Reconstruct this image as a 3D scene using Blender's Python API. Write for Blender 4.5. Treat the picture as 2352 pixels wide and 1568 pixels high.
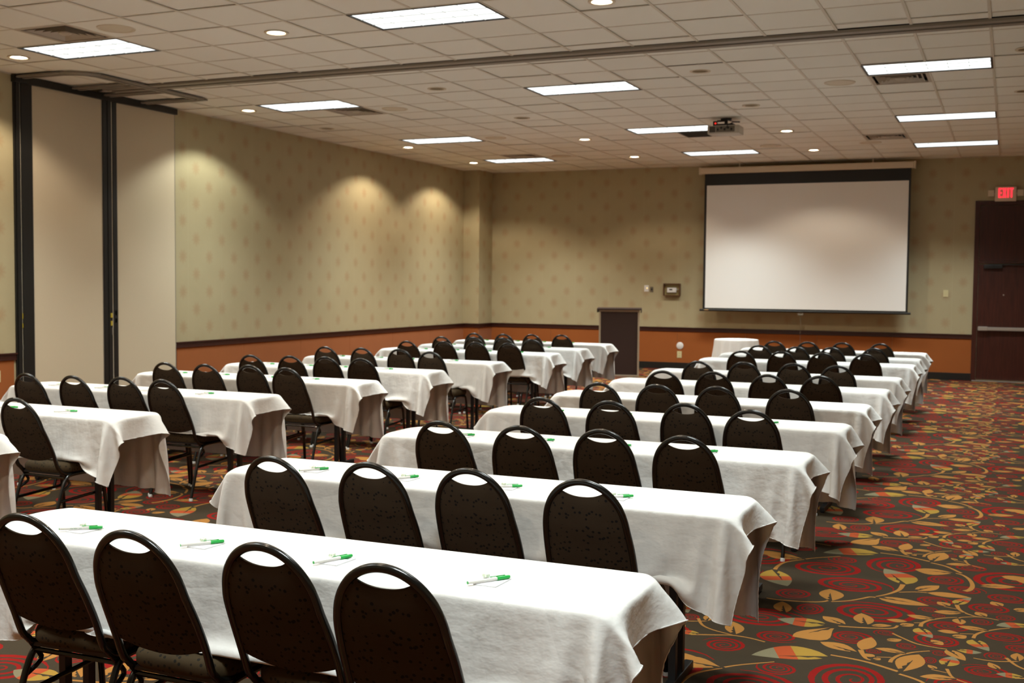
# Hotel meeting room set out in classroom rows. Units: metres, z = 0 at the carpet.
import bpy, bmesh, math, random
import numpy as np
from mathutils import Vector, Matrix
from mathutils.geometry import delaunay_2d_cdt
random.seed(7)
for o in list(bpy.data.objects): bpy.data.objects.remove(o)
SC = bpy.context.scene
COL = SC.collection
H = 3.797                      # ceiling height
T = 0.6096                     # ceiling tile module
XL, XR, YF, YB = -9.72, 1.245, 10.24, -11.35

CAM_F = 2608.6
# ---------------------------------------------------------------- camera
cd = bpy.data.cameras.new('camera'); cam = bpy.data.objects.new('camera', cd); COL.objects.link(cam)
_r, _u, _w = (Vector((0.91603024, 0.40100821, 0.00900056)), Vector((-0.02899946, 0.04383018, 0.99861802)), Vector((-0.40005952, 0.91502532, -0.0517788)))
m = Matrix((( _r.x, _u.x, -_w.x, 0.2117), (_r.y, _u.y, -_w.y, -10.6593), (_r.z, _u.z, -_w.z, 1.605), (0, 0, 0, 1)))
cam.matrix_world = m
cd.sensor_width = 36.0; cd.lens = CAM_F / 2352 * 36.0
cd.clip_start = 0.05; cd.clip_end = 60
cd.dof.use_dof = True; cd.dof.focus_distance = 3.9; cd.dof.aperture_fstop = 6.3
SC.camera = cam

# ---------------------------------------------------------------- world, exposure
wd = bpy.data.worlds.new('world'); SC.world = wd; wd.use_nodes = True
wd.node_tree.nodes['Background'].inputs[0].default_value = (0.02, 0.02, 0.02, 1)
wd.node_tree.nodes['Background'].inputs[1].default_value = 0.2
SC.view_settings.view_transform = 'Standard'; SC.view_settings.look = 'None'
SC.view_settings.gamma = 1; SC.view_settings.use_curve_mapping = False
SC.view_settings.exposure = 0.12
SC.cycles.max_bounces = 8; SC.cycles.diffuse_bounces = 5; SC.cycles.glossy_bounces = 3
SC.cycles.transmission_bounces = 4; SC.cycles.transparent_max_bounces = 6
SC.cycles.sample_clamp_indirect = 6.0
SC.cycles.use_denoising = True
TROFFER_W = 58.0       # watts of light from one ceiling troffer
SPOT_W = 150.0          # one lit downlight
def area_lamp(name, loc, sx, sy, watts, col=(0.92, 1.0, 0.97), spread=106):
    l = bpy.data.lights.new(name, 'AREA'); l.shape = 'RECTANGLE'; l.size = sx; l.size_y = sy
    l.energy = watts; l.color = col; l.spread = math.radians(spread)
    o = bpy.data.objects.new(name, l); COL.objects.link(o); o.location = loc; return o
def spot_lamp(name, loc, watts, col=(1.0, 0.70, 0.42), ang=130, blend=0.28):
    l = bpy.data.lights.new(name, 'SPOT'); l.energy = watts; l.color = col
    l.spot_size = math.radians(ang); l.spot_blend = blend; l.shadow_soft_size = 0.04
    o = bpy.data.objects.new(name, l); COL.objects.link(o); o.location = loc; return o

# ---------------------------------------------------------------- helpers
def srgb(*c):
    return tuple(((v/255)/12.92 if v/255 <= 0.04045 else ((v/255+0.055)/1.055)**2.4) for v in c) + (1,)
def mat(name, col=None, rough=0.6, metal=0.0, spec=0.5, emit=None, estr=0.0, sheen=0.0, alpha=1.0, trans=0.0, coat=0.0):
    m = bpy.data.materials.new(name); m.use_nodes = True
    b = m.node_tree.nodes['Principled BSDF']
    if col: b.inputs['Base Color'].default_value = col
    b.inputs['Roughness'].default_value = rough; b.inputs['Metallic'].default_value = metal
    b.inputs['Specular IOR Level'].default_value = spec
    if emit: b.inputs['Emission Color'].default_value = emit; b.inputs['Emission Strength'].default_value = estr
    if sheen: b.inputs['Sheen Weight'].default_value = sheen
    if coat: b.inputs['Coat Weight'].default_value = coat
    if trans: b.inputs['Transmission Weight'].default_value = trans
    if alpha < 1: b.inputs['Alpha'].default_value = alpha
    return m
class NT:
    """small wrapper to write node graphs in few characters"""
    def __init__(s, m): s.m = m; s.t = m.node_tree; s.b = s.t.nodes['Principled BSDF']
    def n(s, typ, **k):
        q = s.t.nodes.new(typ)
        for a, v in k.items(): setattr(q, a, v)
        return q
    def l(s, a, b): s.t.links.new(a, b)
    def put(s, sock, v):
        if hasattr(v, 'links') or hasattr(v, 'is_linked'): s.l(v, sock)
        else: sock.default_value = v
    def math(s, op, a, b=0.0, c=0.0, clamp=False):
        q = s.n('ShaderNodeMath', operation=op, use_clamp=clamp)
        for i, v in enumerate((a, b, c)):
            if i < len(q.inputs): s.put(q.inputs[i], v)
        return q.outputs[0]
    def coord(s, which='Object'): return s.n('ShaderNodeTexCoord').outputs[which]
    def sep(s, v):
        q = s.n('ShaderNodeSeparateXYZ'); s.l(v, q.inputs[0]); return q.outputs
    def noise(s, v, scale, detail=3.0, rough=0.5):
        q = s.n('ShaderNodeTexNoise'); s.l(v, q.inputs['Vector'])
        q.inputs['Scale'].default_value = scale; q.inputs['Detail'].default_value = detail; q.inputs['Roughness'].default_value = rough
        return q.outputs['Fac']
    def mapping(s, v, scale=(1, 1, 1), rot=(0, 0, 0)):
        q = s.n('ShaderNodeMapping'); s.l(v, q.inputs[0]); q.inputs['Scale'].default_value = scale; q.inputs['Rotation'].default_value = rot
        return q.outputs[0]
    def mix(s, f, a, b):
        q = s.n('ShaderNodeMix', data_type='RGBA')
        s.put(q.inputs[0], f); s.put(q.inputs[6], a); s.put(q.inputs[7], b); return q.outputs[2]
    def ramp(s, f, stops):
        q = s.n('ShaderNodeValToRGB'); s.l(f, q.inputs[0]); e = q.color_ramp.elements
        while len(e) < len(stops): e.new(0.5)
        for k, (p, c) in enumerate(stops): e[k].position = p; e[k].color = c
        return q.outputs[0]
    def bump(s, h, strength=0.2, dist=0.01):
        q = s.n('ShaderNodeBump'); s.l(h, q.inputs['Height']); q.inputs['Strength'].default_value = strength
        q.inputs['Distance'].default_value = dist; s.l(q.outputs[0], s.b.inputs['Normal'])
    def base(s, c): s.l(c, s.b.inputs['Base Color'])

class MB:
    """collects shapes and links them as one mesh object"""
    def __init__(s): s.v = []; s.f = []; s.mi = []; s.cur = 0; s.sm = []
        
    def add(s, vs, fs, smooth=False):
        o = len(s.v); s.v += [tuple(v) for v in vs]
        for f in fs: s.f.append(tuple(i+o for i in f)); s.mi.append(s.cur); s.sm.append(smooth)
    def box(s, x0, x1, y0, y1, z0, z1, bev=0.0):
        if bev <= 0:
            vs = [(x, y, z) for z in (z0, z1) for y in (y0, y1) for x in (x0, x1)]
            s.add(vs, [(0, 2, 3, 1), (4, 5, 7, 6), (0, 1, 5, 4), (2, 6, 7, 3), (0, 4, 6, 2), (1, 3, 7, 5)])
        else:
            b = min(bev, (x1-x0)/2.01, (y1-y0)/2.01, (z1-z0)/2.01)
            bm = bmesh.new(); bmesh.ops.create_cube(bm, size=1)
            for v in bm.verts:
                v.co = ((x0+x1)/2+v.co.x*(x1-x0), (y0+y1)/2+v.co.y*(y1-y0), (z0+z1)/2+v.co.z*(z1-z0))
            bmesh.ops.bevel(bm, geom=list(bm.edges), offset=b, segments=2, affect='EDGES', profile=0.7)
            bm.verts.index_update()
            s.add([v.co[:] for v in bm.verts], [[v.index for v in f.verts] for f in bm.faces]); bm.free()
    def tube(s, pts, r, n=10, closed=False, caps=True, sy=1.0):
        """swept tube; r a number or a list; sy flattens the section along the second axis"""
        P = [Vector(p) for p in pts]; k = len(P); R = r if isinstance(r, (list, tuple)) else [r]*k
        t0 = (P[1]-P[0]).normalized(); a = Vector((0, 0, 1)) if abs(t0.z) < 0.9 else Vector((0, 1, 0))
        nrm = t0.cross(a).normalized(); vs = []
        for i in range(k):
            if closed: t = (P[(i+1) % k]-P[i-1]).normalized()
            else: t = (P[min(i+1, k-1)]-P[max(i-1, 0)]).normalized()
            nrm = (nrm - t*nrm.dot(t)).normalized(); bn = t.cross(nrm)
            for j in range(n):
                an = 2*math.pi*j/n
                vs.append(P[i] + nrm*(math.cos(an)*R[i]) + bn*(math.sin(an)*R[i]*sy))
        fs = []
        for i in range(k if closed else k-1):
            for j in range(n):
                fs.append((i*n+j, i*n+(j+1) % n, ((i+1) % k)*n+(j+1) % n, ((i+1) % k)*n+j))
        if caps and not closed:
            fs.append(tuple(range(n))[::-1]); fs.append(tuple((k-1)*n+j for j in range(n)))
        s.add(vs, fs, True)
    def lathe(s, prof, c=(0, 0, 0), n=24, axis='z', caps=True):
        vs = []; k = len(prof)
        for (r, z) in prof:
            for j in range(n):
                a = 2*math.pi*j/n; x, y = r*math.cos(a), r*math.sin(a)
                if axis == 'z': p = (x, y, z)
                elif axis == 'y': p = (x, z, y)
                else: p = (z, x, y)
                vs.append((p[0]+c[0], p[1]+c[1], p[2]+c[2]))
        fs = [(i*n+j, i*n+(j+1) % n, (i+1)*n+(j+1) % n, (i+1)*n+j) for i in range(k-1) for j in range(n)]
        if caps: fs += [tuple(range(n))[::-1], tuple((k-1)*n+j for j in range(n))]
        s.add(vs, fs, True)
    def build(s, name, mats, parent=None, loc=None, subsurf=0, autosmooth=True):
        me = bpy.data.meshes.new(name); me.from_pydata(s.v, [], s.f)
        if not isinstance(mats, (list, tuple)): mats = [mats]
        for q in mats: me.materials.append(q)
        me.polygons.foreach_set('material_index', s.mi); me.polygons.foreach_set('use_smooth', s.sm)
        me.update()
        bm = bmesh.new(); bm.from_mesh(me); bmesh.ops.recalc_face_normals(bm, faces=list(bm.faces)); bm.to_mesh(me); bm.free()
        if any(s.sm) and autosmooth:
            me.set_sharp_from_angle(angle=math.radians(42))
        o = bpy.data.objects.new(name, me); COL.objects.link(o)
        if parent: o.parent = parent
        if loc: o.location = loc
        if subsurf:
            md = o.modifiers.new('subsurf', 'SUBSURF'); md.levels = subsurf; md.render_levels = subsurf
        return o
def tag(o, label=None, cat=None, group=None, kind=None):
    if label: o['label'] = label
    if cat: o['category'] = cat
    if group: o['group'] = group
    if kind: o['kind'] = kind
    return o
def empty(name, loc=(0, 0, 0), rz=0.0):
    o = bpy.data.objects.new(name, None); COL.objects.link(o); o.location = loc; o.rotation_euler = (0, 0, rz)
    o.empty_display_size = 0.1; return o
def copy_tree(o, parent=None, top=True):
    c = o.copy(); COL.objects.link(c)
    if parent: c.parent = parent
    for ch in KIDS.get(o.name, ()): copy_tree(ch, c, False)
    return c
KIDS = {}
def index_kids():
    KIDS.clear()
    for o in bpy.data.objects:
        if o.parent: KIDS.setdefault(o.parent.name, []).append(o)
def bx(name, m, x0, x1, y0, y1, z0, z1, parent=None, bev=0.0):
    b = MB(); b.box(x0, x1, y0, y1, z0, z1, bev); return b.build(name, m, parent)

# ---------------------------------------------------------------- materials
def fabric_dots(name, c0, c1, dot, scale=36.0):
    m = mat(name, c0, rough=0.85, spec=0.2); t = NT(m); co = t.coord('Object')
    n = t.noise(t.mapping(co, (1, 1, 1)), 9, 3); g = t.mix(n, c0, c1)
    w = t.noise(t.mapping(co, (4, 4, 60)), 22, 2)
    g = t.mix(t.math('MULTIPLY', w, 0.35), g, dot)
    v = t.n('ShaderNodeTexVoronoi'); t.l(co, v.inputs['Vector']); v.inputs['Scale'].default_value = scale
    v.inputs['Randomness'].default_value = 0.8
    d = t.math('LESS_THAN', v.outputs['Distance'], 0.27)
    t.base(t.mix(t.math('MULTIPLY', d, 0.85), g, dot)); t.bump(t.noise(co, 500, 2), 0.15, 0.001)
    return m
M = {}
M['back_fabric'] = fabric_dots('back_fabric', (0.054, 0.036, 0.020, 1), (0.037, 0.024, 0.013, 1), (0.002, 0.003, 0.005, 1), 50)
M['seat_fabric'] = fabric_dots('seat_fabric', (0.070, 0.046, 0.020, 1), (0.046, 0.029, 0.012, 1), (0.009, 0.008, 0.006, 1), 50)
M['chair_metal'] = mat('chair_metal', (0.0035, 0.0035, 0.003, 1), rough=0.24, spec=0.45, coat=0.2)
_t = NT(M['chair_metal']); _t.bump(_t.noise(_t.coord('Object'), 260, 2), 0.25, 0.0008)
M['leg_metal'] = mat('leg_metal', (0.007, 0.008, 0.009, 1), rough=0.45, spec=0.5)
M['glide'] = mat('glide', (0.55, 0.56, 0.55, 1), rough=0.4)
def linen(name, c):
    m = mat(name, c, rough=0.9, spec=0.12); t = NT(m); co = t.coord('Object')
    a = t.noise(t.mapping(co, (1, 1, 1.6)), 7, 4, 0.55)
    v = t.n('ShaderNodeTexVoronoi', feature='DISTANCE_TO_EDGE'); t.l(co, v.inputs['Vector']); v.inputs['Scale'].default_value = 3.2
    cre = t.math('SMOOTH_MIN', v.outputs['Distance'], 0.05, 0.05)
    h = t.math('ADD', t.math('MULTIPLY', a, 1.0), t.math('MULTIPLY', cre, 2.0))
    wv = t.noise(co, 900, 1)
    f2 = t.noise(t.mapping(co, (3.2, 2.0, 1.0), (0.0, 0.6, 0.5)), 2.6, 3, 0.5)
    h = t.math('ADD', h, t.math('MULTIPLY', f2, 2.2))
    t.bump(t.math('ADD', h, t.math('MULTIPLY', wv, 0.02)), 0.42, 0.016)
    return m
M['linen'] = linen('linen', (0.675, 0.675, 0.665, 1))
M['black'] = mat('black', (0.005, 0.005, 0.005, 1), rough=0.5)
M['black_frame'] = mat('black_frame', (0.006, 0.0062, 0.0055, 1), rough=0.45)
M['dark_rail'] = mat('dark_rail', (0.035, 0.008, 0.005, 1), rough=0.35)
M['cove_base'] = mat('cove_base', (0.006, 0.006, 0.005, 1), rough=0.5)
M['steel'] = mat('steel', (0.55, 0.54, 0.52, 1), rough=0.35, metal=0.8)
M['brass'] = mat('brass', (0.42, 0.33, 0.03, 1), rough=0.4)
M['white_plastic'] = mat('white_plastic', (0.72, 0.72, 0.72, 1), rough=0.4)
M['ivory'] = mat('ivory', (0.62, 0.56, 0.32, 1), rough=0.45)
M['grey_plastic'] = mat('grey_plastic', (0.14, 0.12, 0.09, 1), rough=0.5)
M['trim_white'] = mat('trim_white', (0.66, 0.60, 0.48, 1), rough=0.5)
M['can_gold'] = mat('can_gold', (0.75, 0.55, 0.30, 1), rough=0.25, metal=0.7)
M['can_dark'] = mat('can_dark', (0.36, 0.29, 0.19, 1), rough=0.5)
M['lamp_hot'] = mat('lamp_hot', (1, 1, 1, 1), emit=(1.0, 0.90, 0.72, 1), estr=14.0)
M['lamp_off'] = mat('lamp_off', (0.35, 0.30, 0.22, 1), rough=0.3)
M['paper'] = mat('paper', (0.72, 0.73, 0.77, 1), rough=0.7)
M['pen_white'] = mat('pen_white', (0.66, 0.655, 0.62, 1), rough=0.25)
M['pen_green'] = mat('pen_green', (0.010, 0.36, 0.055, 1), rough=0.3)
M['print_green'] = mat('print_green', (0.07, 0.26, 0.13, 1), rough=0.6)
M['print_grey'] = mat('print_grey', (0.35, 0.42, 0.38, 1), rough=0.6)
M['candy'] = mat('candy', (0.70, 0.74, 0.58, 1), rough=0.3)
M['candy_green'] = mat('candy_green', (0.12, 0.45, 0.06, 1), rough=0.3)
M['wrapper'] = mat('wrapper', (0.92, 0.93, 0.92, 1), rough=0.08, alpha=0.35, spec=0.8)
M['screen_white'] = mat('screen_white', (0.80, 0.80, 0.79, 1), rough=0.95, spec=0.1)
M['screen_case'] = mat('screen_case', (0.66, 0.57, 0.45, 1), rough=0.5)
M['exit_red'] = mat('exit_red', (0.3, 0.0, 0.0, 1), emit=(1.0, 0.03, 0.05, 1), estr=1.6)
M['red_led'] = mat('red_led', (0.3, 0.0, 0.0, 1), emit=(1.0, 0.03, 0.02, 1), estr=1.2)
M['switch_glow'] = mat('switch_glow', (0.8, 0.6, 0.3, 1), emit=(1.0, 0.75, 0.3, 1), estr=1.0)
M['lectern_dark'] = mat('lectern_dark', (0.022, 0.008, 0.006, 1), rough=0.55)
M['lectern_edge'] = mat('lectern_edge', (0.32, 0.27, 0.20, 1), rough=0.5)
M['clear_box'] = mat('clear_box', (0.50, 0.40, 0.18, 1), rough=0.2, alpha=0.55)
M['brown_edge'] = mat('brown_edge', (0.10, 0.04, 0.015, 1), rough=0.4)
M['projector_body'] = mat('projector_body', (0.45, 0.42, 0.36, 1), rough=0.4)
M['cable'] = mat('cable', (0.008, 0.008, 0.008, 1), rough=0.5)
# wood
m = mat('door_wood', (0.05, 0.012, 0.008, 1), rough=0.42, spec=0.4); t = NT(m); co = t.coord('Object')
g = t.noise(t.mapping(co, (18, 18, 1.2)), 2.2, 5, 0.6)
t.base(t.ramp(g, [(0.3, (0.028, 0.0055, 0.0032, 1)), (0.7, (0.062, 0.014, 0.008, 1))])); t.bump(g, 0.05, 0.002); M['wood'] = m
# ceiling tile: mineral fibre with fissures
m = mat('ceiling_tile_mineral', (0.62, 0.55, 0.44, 1), rough=0.9, spec=0.2); t = NT(m); co = t.coord('Object')
n = t.noise(co, 85, 4, 0.7)
inf = t.n('ShaderNodeObjectInfo').outputs['Random']
c = t.mix(inf, (0.82, 0.83, 0.78, 1), (0.86, 0.87, 0.82, 1))
t.base(t.mix(t.math('MULTIPLY', t.math('GREATER_THAN', n, 0.66), 0.25), c, (0.55, 0.55, 0.50, 1))); t.bump(n, 0.25, 0.003); M['tile'] = m
M['grid'] = mat('grid_metal', (0.66, 0.63, 0.55, 1), rough=0.5)
M['grille'] = mat('grille_metal', (0.48, 0.43, 0.36, 1), rough=0.6)
M['grille_dark'] = mat('grille_dark', (0.06, 0.05, 0.04, 1), rough=0.7)
M['track'] = mat('track_metal', (0.26, 0.235, 0.20, 1), rough=0.5, metal=0.2)
M['track_dark'] = mat('track_dark', (0.03, 0.028, 0.024, 1), rough=0.6)
M['plenum'] = mat('plenum', (0.02, 0.02, 0.02, 1), rough=0.9)
M['lens'] = mat('troffer_lens', (0.9, 0.9, 0.9, 1), emit=(0.93, 1.0, 1.0, 1), estr=1.25)
t = NT(M['lens']); co = t.coord('Object'); s = t.sep(co)
q = t.math('ABSOLUTE', t.math('SINE', t.math('MULTIPLY', s[1], 15.4))); t.l(t.math('ADD', t.math('MULTIPLY', q, 0.55), 0.95), t.b.inputs['Emission Strength'])
M['lens_rib'] = mat('troffer_rib', (0.80, 0.84, 0.84, 1), rough=0.3)
# wallpaper: pale sage ground with soft rust medallions on a half-drop lattice
def wallpaper(name, axis, off_even, pz=0.466, px=0.5365, z0=1.679):
    m = mat(name, (0.4, 0.35, 0.2, 1), rough=0.6, spec=0.35); t = NT(m); co = t.coord('Object'); s = t.sep(co)
    u = s[axis]; z = s[2]
    def lattice(du, dz):
        a = t.math('DIVIDE', t.math('SUBTRACT', u, du), px); a = t.math('SUBTRACT', a, t.math('ROUND', a)); a = t.math('MULTIPLY', a, px)
        b = t.math('DIVIDE', t.math('SUBTRACT', z, dz), pz); b = t.math('SUBTRACT', b, t.math('ROUND', b)); b = t.math('MULTIPLY', b, pz)
        r = t.math('SQRT', t.math('ADD', t.math('MULTIPLY', a, a), t.math('MULTIPLY', t.math('MULTIPLY', b, b), 0.75)))
        an = t.math('ARCTAN2', b, a)
        pet = t.math('MULTIPLY', t.math('SINE', t.math('MULTIPLY', an, 9.0)), 0.010)
        rr = t.math('ADD', r, pet)
        f = t.math('SUBTRACT', 1.0, t.math('DIVIDE', t.math('SUBTRACT', rr, 0.015), 0.075), clamp=True)
        hole = t.math('DIVIDE', r, 0.016, clamp=True)
        return t.math('MULTIPLY', f, t.math('ADD', t.math('MULTIPLY', hole, 0.35), 0.65))
    f = t.math('MAXIMUM', lattice(off_even, z0), lattice(off_even + px/2, z0 + pz/2))
    n = t.noise(co, 2.5, 3); n2 = t.noise(t.mapping(co, (90, 90, 3)), 6, 2)
    g = t.mix(n, (0.385, 0.335, 0.200, 1), (0.440, 0.385, 0.240, 1)); g = t.mix(t.math('MULTIPLY', n2, 0.25), g, (0.31, 0.26, 0.165, 1))
    # strip joints every 0.69 m
    q = t.math('DIVIDE', u, 0.69); q = t.math('ABSOLUTE', t.math('SUBTRACT', q, t.math('ROUND', q)))
    j = t.math('LESS_THAN', q, 0.004)
    g = t.mix(t.math('MULTIPLY', f, 0.46), g, (0.330, 0.190, 0.095, 1)); g = t.mix(t.math('MULTIPLY', j, 0.3), g, (0.5, 0.45, 0.3, 1))
    t.base(g); t.bump(n2, 0.05, 0.001); return m
M['paper_left'] = wallpaper('wallpaper_left', 1, 1.541)
M['paper_front'] = wallpaper('wallpaper_front', 0, -9.102)
m = mat('wainscot_fabric', (0.27, 0.10, 0.03, 1), rough=0.85, spec=0.2, sheen=0.1); t = NT(m); co = t.coord('Object')
n = t.noise(co, 420, 2); n2 = t.noise(co, 3, 3)
g = t.mix(n2, (0.300, 0.086, 0.017, 1), (0.345, 0.106, 0.023, 1)); t.base(t.mix(t.math('MULTIPLY', n, 0.35), g, (0.18, 0.058, 0.018, 1))); t.bump(n, 0.2, 0.001); M['wainscot'] = m
m = mat('panel_fabric', (0.5, 0.4, 0.28, 1), rough=0.9, spec=0.15, sheen=0.1); t = NT(m); co = t.coord('Object')
n = t.noise(t.mapping(co, (14, 14, 90)), 6, 3); n2 = t.noise(co, 260, 2)
g = t.mix(n, (0.55, 0.475, 0.345, 1), (0.63, 0.555, 0.415, 1)); t.base(t.mix(t.math('MULTIPLY', n2, 0.3), g, (0.38, 0.30, 0.20, 1))); t.bump(n2, 0.2, 0.001); M['panel'] = m
# carpet yarns
def yarn(name, c, v=0.35):
    m = mat(name, c, rough=0.95, spec=0.08); t = NT(m); co = t.coord('Object')
    n = t.noise(co, 330, 3, 0.7); n2 = t.noise(co, 18, 3)
    d = tuple(x*(1-v) for x in c[:3]) + (1,); h = tuple(min(1, x*(1+v*0.7)) for x in c[:3]) + (1,)
    g = t.mix(n, d, h); t.base(t.mix(t.math('MULTIPLY', n2, 0.3), g, d)); t.bump(n, 0.5, 0.003); return m
YARN = [yarn('yarn_brown', (0.046, 0.034, 0.021, 1)), yarn('yarn_red', (0.225, 0.009, 0.007, 1)), yarn('yarn_gold', (0.350, 0.160, 0.040, 1), 0.25),
        yarn('yarn_sage', (0.185, 0.165, 0.100, 1), 0.25), yarn('yarn_coral', (0.360, 0.066, 0.022, 1), 0.25), yarn('yarn_yellow', (0.320, 0.195, 0.036, 1), 0.25)]

# ---------------------------------------------------------------- carpet (floor)
CW, CH, CX0, CY0 = 1.36, 2.075, -0.95, -5.80
def leaf_pts(bx_, by, tx, ty, w1, w2, tm, t0=0.0, t1=1.0, n=9):
    ax, ay = tx-bx_, ty-by; L = math.hypot(ax, ay); ax /= L; ay /= L; k = math.log(0.5)/math.log(tm)
    g = lambda q: max(0.0, math.sin(math.pi*q**k))**0.85 if 0 < q < 1 else 0.0
    ts = [t0+(t1-t0)*i/n for i in range(n+1)]
    up = [(bx_+ax*L*q-ay*w1*g(q), by+ay*L*q+ax*w1*g(q)) for q in ts]
    dn = [(bx_+ax*L*q+ay*w2*g(q), by+ay*L*q-ax*w2*g(q)) for q in reversed(ts)]
    out = []
    for p in up+dn:
        if not out or math.hypot(p[0]-out[-1][0], p[1]-out[-1][1]) > 5e-4: out.append(p)
    if math.hypot(out[0][0]-out[-1][0], out[0][1]-out[-1][1]) < 5e-4: out.pop()
    return out
def ribbon(pts, w0, w1):
    n = len(pts); L = []; R_ = []
    for i in range(n):
        a = pts[max(i-1, 0)]; b = pts[min(i+1, n-1)]; dx, dy = b[0]-a[0], b[1]-a[1]; l = math.hypot(dx, dy) or 1
        w = (w0+(w1-w0)*i/(n-1))/2
        L.append((pts[i][0]-dy/l*w, pts[i][1]+dx/l*w)); R_.append((pts[i][0]+dy/l*w, pts[i][1]-dx/l*w))
    return L + R_[::-1]
def smooth_line(p, k=4):
    out = []
    for i in range(len(p)-1):
        a, b, c, d = p[max(i-1, 0)], p[i], p[i+1], p[min(i+2, len(p)-1)]
        for s in range(k):
            q = s/k
            out.append(tuple(0.5*((2*b[j])+(-a[j]+c[j])*q+(2*a[j]-5*b[j]+4*c[j]-d[j])*q*q+(-a[j]+3*b[j]-3*c[j]+d[j])*q**3) for j in (0, 1)))
    return out + [tuple(p[-1])]
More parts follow.
